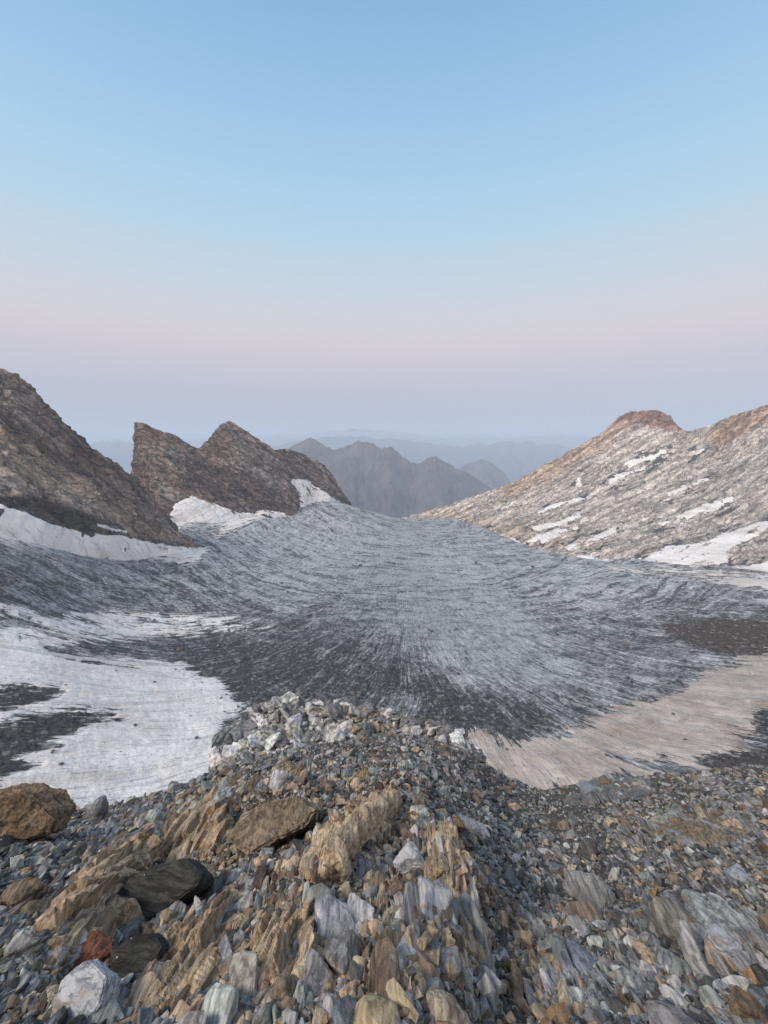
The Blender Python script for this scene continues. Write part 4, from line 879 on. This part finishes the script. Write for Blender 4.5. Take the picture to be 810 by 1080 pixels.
# --- loose stones ----------------------------------------------------------------------------
rng = np.random.RandomState(5)
NC = 235000
cpx = rng.uniform(-380, 1200, NC); cpy = rng.uniform(775, 1260, NC)
Pc, ok = hit(cpx, cpy); fdep = proj(Pc)[2]; rc = np.hypot(Pc[:, 0], Pc[:, 1])
med = (0.040 + 0.0055 * rc) * np.where(cpx > 520, 0.82, 1.0)
vr = fbm(Pc[:, 0] * 0.45, Pc[:, 1] * 0.45, 3.0, 3); med = med * np.exp(0.75 * vr)
size = med * np.exp(rng.normal(0, 0.50, NC)); size = np.maximum(size, fdep * 0.0055)
spx = size / fdep * F
mpx_ = med / fdep * F
acc = rng.uniform(0, 1, NC) < np.clip((5.0 / mpx_) ** 1.7, 0, 1) * 0.9
dirt_zone = (sdf(cpx, cpy, [(540,850),(620,850),(760,900),(830,960),(830,1000),(700,960),(600,900)]) > 0)
acc &= rng.uniform(0, 1, NC) < np.clip(1.0 - 1.5 * fbm(Pc[:, 0] * 0.7, Pc[:, 1] * 0.7, 8.0, 3), 0.25, 1)
acc &= ~(dirt_zone & (rng.uniform(0, 1, NC) < 0.35))
sel = np.where(ok & acc)[0]
inkeep = np.zeros(NC, bool)
for kx, ky, rx, ry in KEEP: inkeep |= ((cpx - kx) / (rx * .9)) ** 2 + ((cpy - ky) / (ry * 1.0)) ** 2 < 1
sel = sel[~inkeep[sel] | (spx[sel] < 5)]
vis = (cpx[sel] > 3) & (cpx[sel] < 807) & (cpy[sel] < 1074) & ~inkeep[sel]
order = sel[vis][np.argsort(-spx[sel][vis])]
solo = order[:285]; solo_set = set(solo.tolist())
stuff = np.array([i for i in sel if i not in solo_set])
def stone_pose(i, rnd):
    kind = rnd.choices(['block', 'slab', 'shard'], [0.42, 0.43, 0.15])[0]
    asp = {'block': (1.0, 1.25, 0.75), 'slab': (0.95, 1.35, 0.36), 'shard': (0.62, 1.6, 0.32)}[kind]
    dims = tuple(size[i] * 0.5 * a * rnd.uniform(.8, 1.2) for a in asp)
    lon = LIN + Vector((rnd.gauss(0, .45), rnd.gauss(0, .3), rnd.gauss(.02, .24)))
    return kind, dims, rot_mat(lon, rnd.gauss(0, .55))
WHERE = lambda dx, dy: ('just below' if dy > 0 else 'just above') if abs(dy) > abs(dx) else ('to the right of' if dx > 0 else 'to the left of')
ORD = ['nearest', 'second', 'third', 'fourth', 'fifth', 'sixth', 'seventh', 'eighth', 'ninth', 'tenth', 'eleventh', 'twelfth', 'thirteenth', 'fourteenth']
info = {}
for i in solo:
    rnd = random.Random(int(i) + 900); c = pick_col(cpx[i], cpy[i], rnd); pose = stone_pose(i, rnd)
    j = min(range(len(LAND)), key=lambda q: (LAND[q][1] - cpx[i]) ** 2 + (LAND[q][2] - cpy[i]) ** 2)
    dx, dy = cpx[i] - LAND[j][1], cpy[i] - LAND[j][2]
    info[i] = (rnd, c, pose, {'block': 'blocky', 'slab': 'flat', 'shard': 'pointed'}[pose[0]], LAND[j][0], WHERE(dx, dy), math.hypot(dx, dy))
groups = {}
for i in solo: groups.setdefault((info[i][1], info[i][3], info[i][4], info[i][5]), []).append(i)
for key, ids in groups.items():
    ids.sort(key=lambda q: info[q][6])
    for rank, i in enumerate(ids):
        rnd, c, (kind, dims, R), shp, land, rel, dist = info[i]
        V, Fc = build_rock(int(i) + 5000, dims, kind, 2, 0.06, 0.12, 0.08 if kind != 'block' else 0.0); V = V @ R.T
        col = jitter(PALETTE[c], rnd, 0.18)
        o = mesh_from('stone', V, Fc, M_STONE, None, {'tint': np.tile(np.array(col, np.float32), (len(V), 1))}, smooth_shade=False)
        o.location = tuple(Pc[i] + np.array([0, 0, dims[2] * 0.35]))
        lab = f'{c} {shp} stone {rel} the {land}'
        if len(ids) > 1: lab += f', {ORD[min(rank, 13)]} from it' if rank else ', nearest to it'
        tag(o, lab, 'stone', 'loose stones on the spur')
# all the smaller stones: one mass
PROTO = [[build_rock(70 + q, {'block': (1, 1.25, .75), 'slab': (.95, 1.35, .36), 'shard': (.62, 1.6, .32)}[kd], kd, lv, bev=0.16) for q in range(10)] for lv in (0, 1) for kd in ('block', 'slab', 'shard')]
Vs, Fs, Ts, off = [], [], [], 0
for i in stuff:
    rnd = random.Random(int(i)); ki = rnd.choices([0, 1, 2], [0.42, 0.43, 0.15])[0]
    V, Fc = PROTO[(3 if spx[i] > 7 else 0) + ki][rnd.randrange(10)]
    lon = LIN + Vector((rnd.gauss(0, .5), rnd.gauss(0, .35), rnd.gauss(.08, .32))); R = rot_mat(lon, rnd.gauss(0, .6))
    h = size[i] * 0.5
    V = (V * h * np.array([rnd.uniform(.8, 1.2), rnd.uniform(.8, 1.2), rnd.uniform(.8, 1.2)])) @ R.T + Pc[i] + np.array([0, 0, h * rnd.uniform(-.05, .35)])
    col = np.array(jitter(PALETTE[pick_col(cpx[i], cpy[i], rnd)], rnd, 0.25))
    Vs.append(V); Fs.append(Fc + off); Ts.append(np.broadcast_to(col, (len(V), 3))); off += len(V)
scr = mesh_from('scree', np.concatenate(Vs), np.concatenate(Fs), M_STONE, None, {'tint': np.concatenate(Ts)}, smooth_shade=False)
tag(scr, 'countless small grey slate stones covering the spur', None, None, 'stuff')

# --- whitish block outcrop below the spur -----------------------------------------------------
def mid_outcrop():
    cols = [[(228,792,112),(226,797,110),(224,803,108)], [(242,775,116),(238,788,110),(236,800,104)], [(256,757,119),(252,780,110),(250,802,101)], [(275,745,121),(270,775,110),(268,804,100)], [(300,737,122),(298,770,110),(296,808,98)], [(330,741,122),(330,772,110),(330,810,97)], [(350,739,121),(352,772,109),(354,812,96)],
            [(378,745,120),(380,776,108),(382,814,95)], [(405,753,118),(408,782,107),(410,816,95)], [(440,765,116),(442,790,106),(444,818,95)], [(475,772,114),(476,795,106),(477,820,96)], [(495,785,112),(496,802,105),(497,822,97)], [(512,800,110),(512,812,104),(512,826,99)]]
    G, nb = loft(cols, 150, 60, (0, 14, -26), (0, -6, -6), 14)
    D, N, d = craggy_plain(G, nb, 1.5, (0.2, 0.4, 0.3), (0.22, 0.22, 0.3), 0.8, 31.0)
    t = np.clip(0.5 + 0.5 * fbm(D[..., 0] * .2, D[..., 1] * .2, D[..., 2] * .2, 4), 0, 1)
    px, py, _ = proj(D); tn = smooth(-8, 8, sdf(px, py, [(365,745),(400,750),(470,770),(500,790),(380,785)]))[..., None]
    tint = pal(t, [(0.075, 0.075, 0.075), (0.19, 0.185, 0.175), (0.42, 0.40, 0.37)]) * (1 - 0.5 * tn) + 0.5 * tn * np.array([0.21, 0.165, 0.11])
    s = NT('blocky_outcrop_rock'); p = s.pos(); tt = s.attr('tint'); n = s.noise(p, 0.9, 6, 0.7); v = s.voro(p, 0.8)
    s.finish(s.mix(s.rng(n, 0.35, 0.65), s.scale_col(tt, 0.5), s.scale_col(tt, 1.5)), 0.9, s.math('SUBTRACT', n, v), 0.5)
    c = np.array([D[..., 0].mean(), D[..., 1].mean(), D[..., 2].min()])
    o = mesh_from('rock_outcrop', D - c, grid_faces(*D.shape[:2]), s.m, None, {'tint': tint.reshape(-1, 3)}); o.location = c
    tag(o, 'whitish blocky outcrop standing in the snow below the spur', 'rock outcrop')
    # blocks heaped on it
    rnd = random.Random(8); Vs, Fs, Ts, off = [], [], [], 0
    nu, nv = D.shape[:2]
    for b in range(1150):
        i, j = rnd.randrange(4, nu - 4), rnd.randrange(nb - 3, nv - 4); q = D[i, j]; pxx = px[i, j]
        white = rnd.random() < (0.68 if pxx < 365 else 0.34); sz = min(0.75 * rnd.paretovariate(2.0), 3.4)
        V, Fc = PROTO[3 + rnd.choice([0, 0, 1])][rnd.randrange(10)]
        R = np.array(Matrix.Rotation(rnd.uniform(0, 6.28), 3, 'Z') @ Matrix.Rotation(rnd.gauss(0, .5), 3, 'X') @ Matrix.Rotation(rnd.gauss(0, .5), 3, 'Y'))
        V = (V * sz * np.array([1, .8, .8])) @ R.T + q + np.array([0, 0, 0.2 * sz])
        col = jitter(rnd.choice([(0.50, 0.49, 0.465), (0.40, 0.39, 0.365), (0.32, 0.30, 0.275)]) if white else ((0.26, 0.205, 0.14) if pxx > 365 and rnd.random() < .5 else (0.15, 0.15, 0.15)), rnd, .2)
        Vs.append(V - c); Fs.append(Fc + off); Ts.append(np.tile(np.array(col), (len(V), 1))); off += len(V)
    bl = mesh_from('boulders', np.concatenate(Vs), np.concatenate(Fs), s.m, o, {'tint': np.concatenate(Ts)}, smooth_shade=False); bl['kind'] = 'stuff'
mid_outcrop()

# --- rubble lying on the glacier and the snow
def rubble():
    rnd = random.Random(77); r2 = np.random.RandomState(77); Vs, Fs, Ts, off = [], [], [], 0
    dn = np.clip(deb, 0, 1).ravel() ** 2 + 0.05 + 0.35 * smooth(14, 0, np.abs(mk)).ravel()
    wgt = dn * (gpx.ravel() > -40) * (gpx.ravel() < 850) * (gpy.ravel() > 552); wgt = wgt / wgt.sum()
    Pf = P.reshape(-1, 3)
    for k in r2.choice(len(wgt), 6000, p=wgt):
        q = Pf[k] + np.array([rnd.uniform(-1, 1), rnd.uniform(-1, 1), 0]); dist = np.linalg.norm(q)
        sz = min(0.22 * rnd.paretovariate(1.7), 1.9) * (0.5 + dist / 500) * (0.6 if mk.ravel()[k] > 0 else 1.0)
        V, Fc = PROTO[3 + rnd.choice([0, 0, 1])][rnd.randrange(10)]
        R = np.array(Matrix.Rotation(rnd.uniform(0, 6.28), 3, 'Z') @ Matrix.Rotation(rnd.gauss(0, .4), 3, 'X'))
        V = (V * sz * np.array([.9, .8, .6])) @ R.T + q + np.array([0, 0, 0.25 * sz + (0.4 if mk.ravel()[k] > 0 else 0)])
        col = jitter(rnd.choice([(0.06, 0.06, 0.06), (0.10, 0.098, 0.095), (0.16, 0.15, 0.14), (0.07, 0.068, 0.064), (0.11, 0.09, 0.07)]), rnd, .25)
        Vs.append(V); Fs.append(Fc + off); Ts.append(np.tile(np.array(col), (len(V), 1))); off += len(V)
    o = mesh_from('rubble', np.concatenate(Vs), np.concatenate(Fs), M_STONE, None, {'tint': np.concatenate(Ts)}, smooth_shade=False)
    tag(o, 'dark rubble strewn over the glacier and snow', None, None, 'stuff')
rubble()
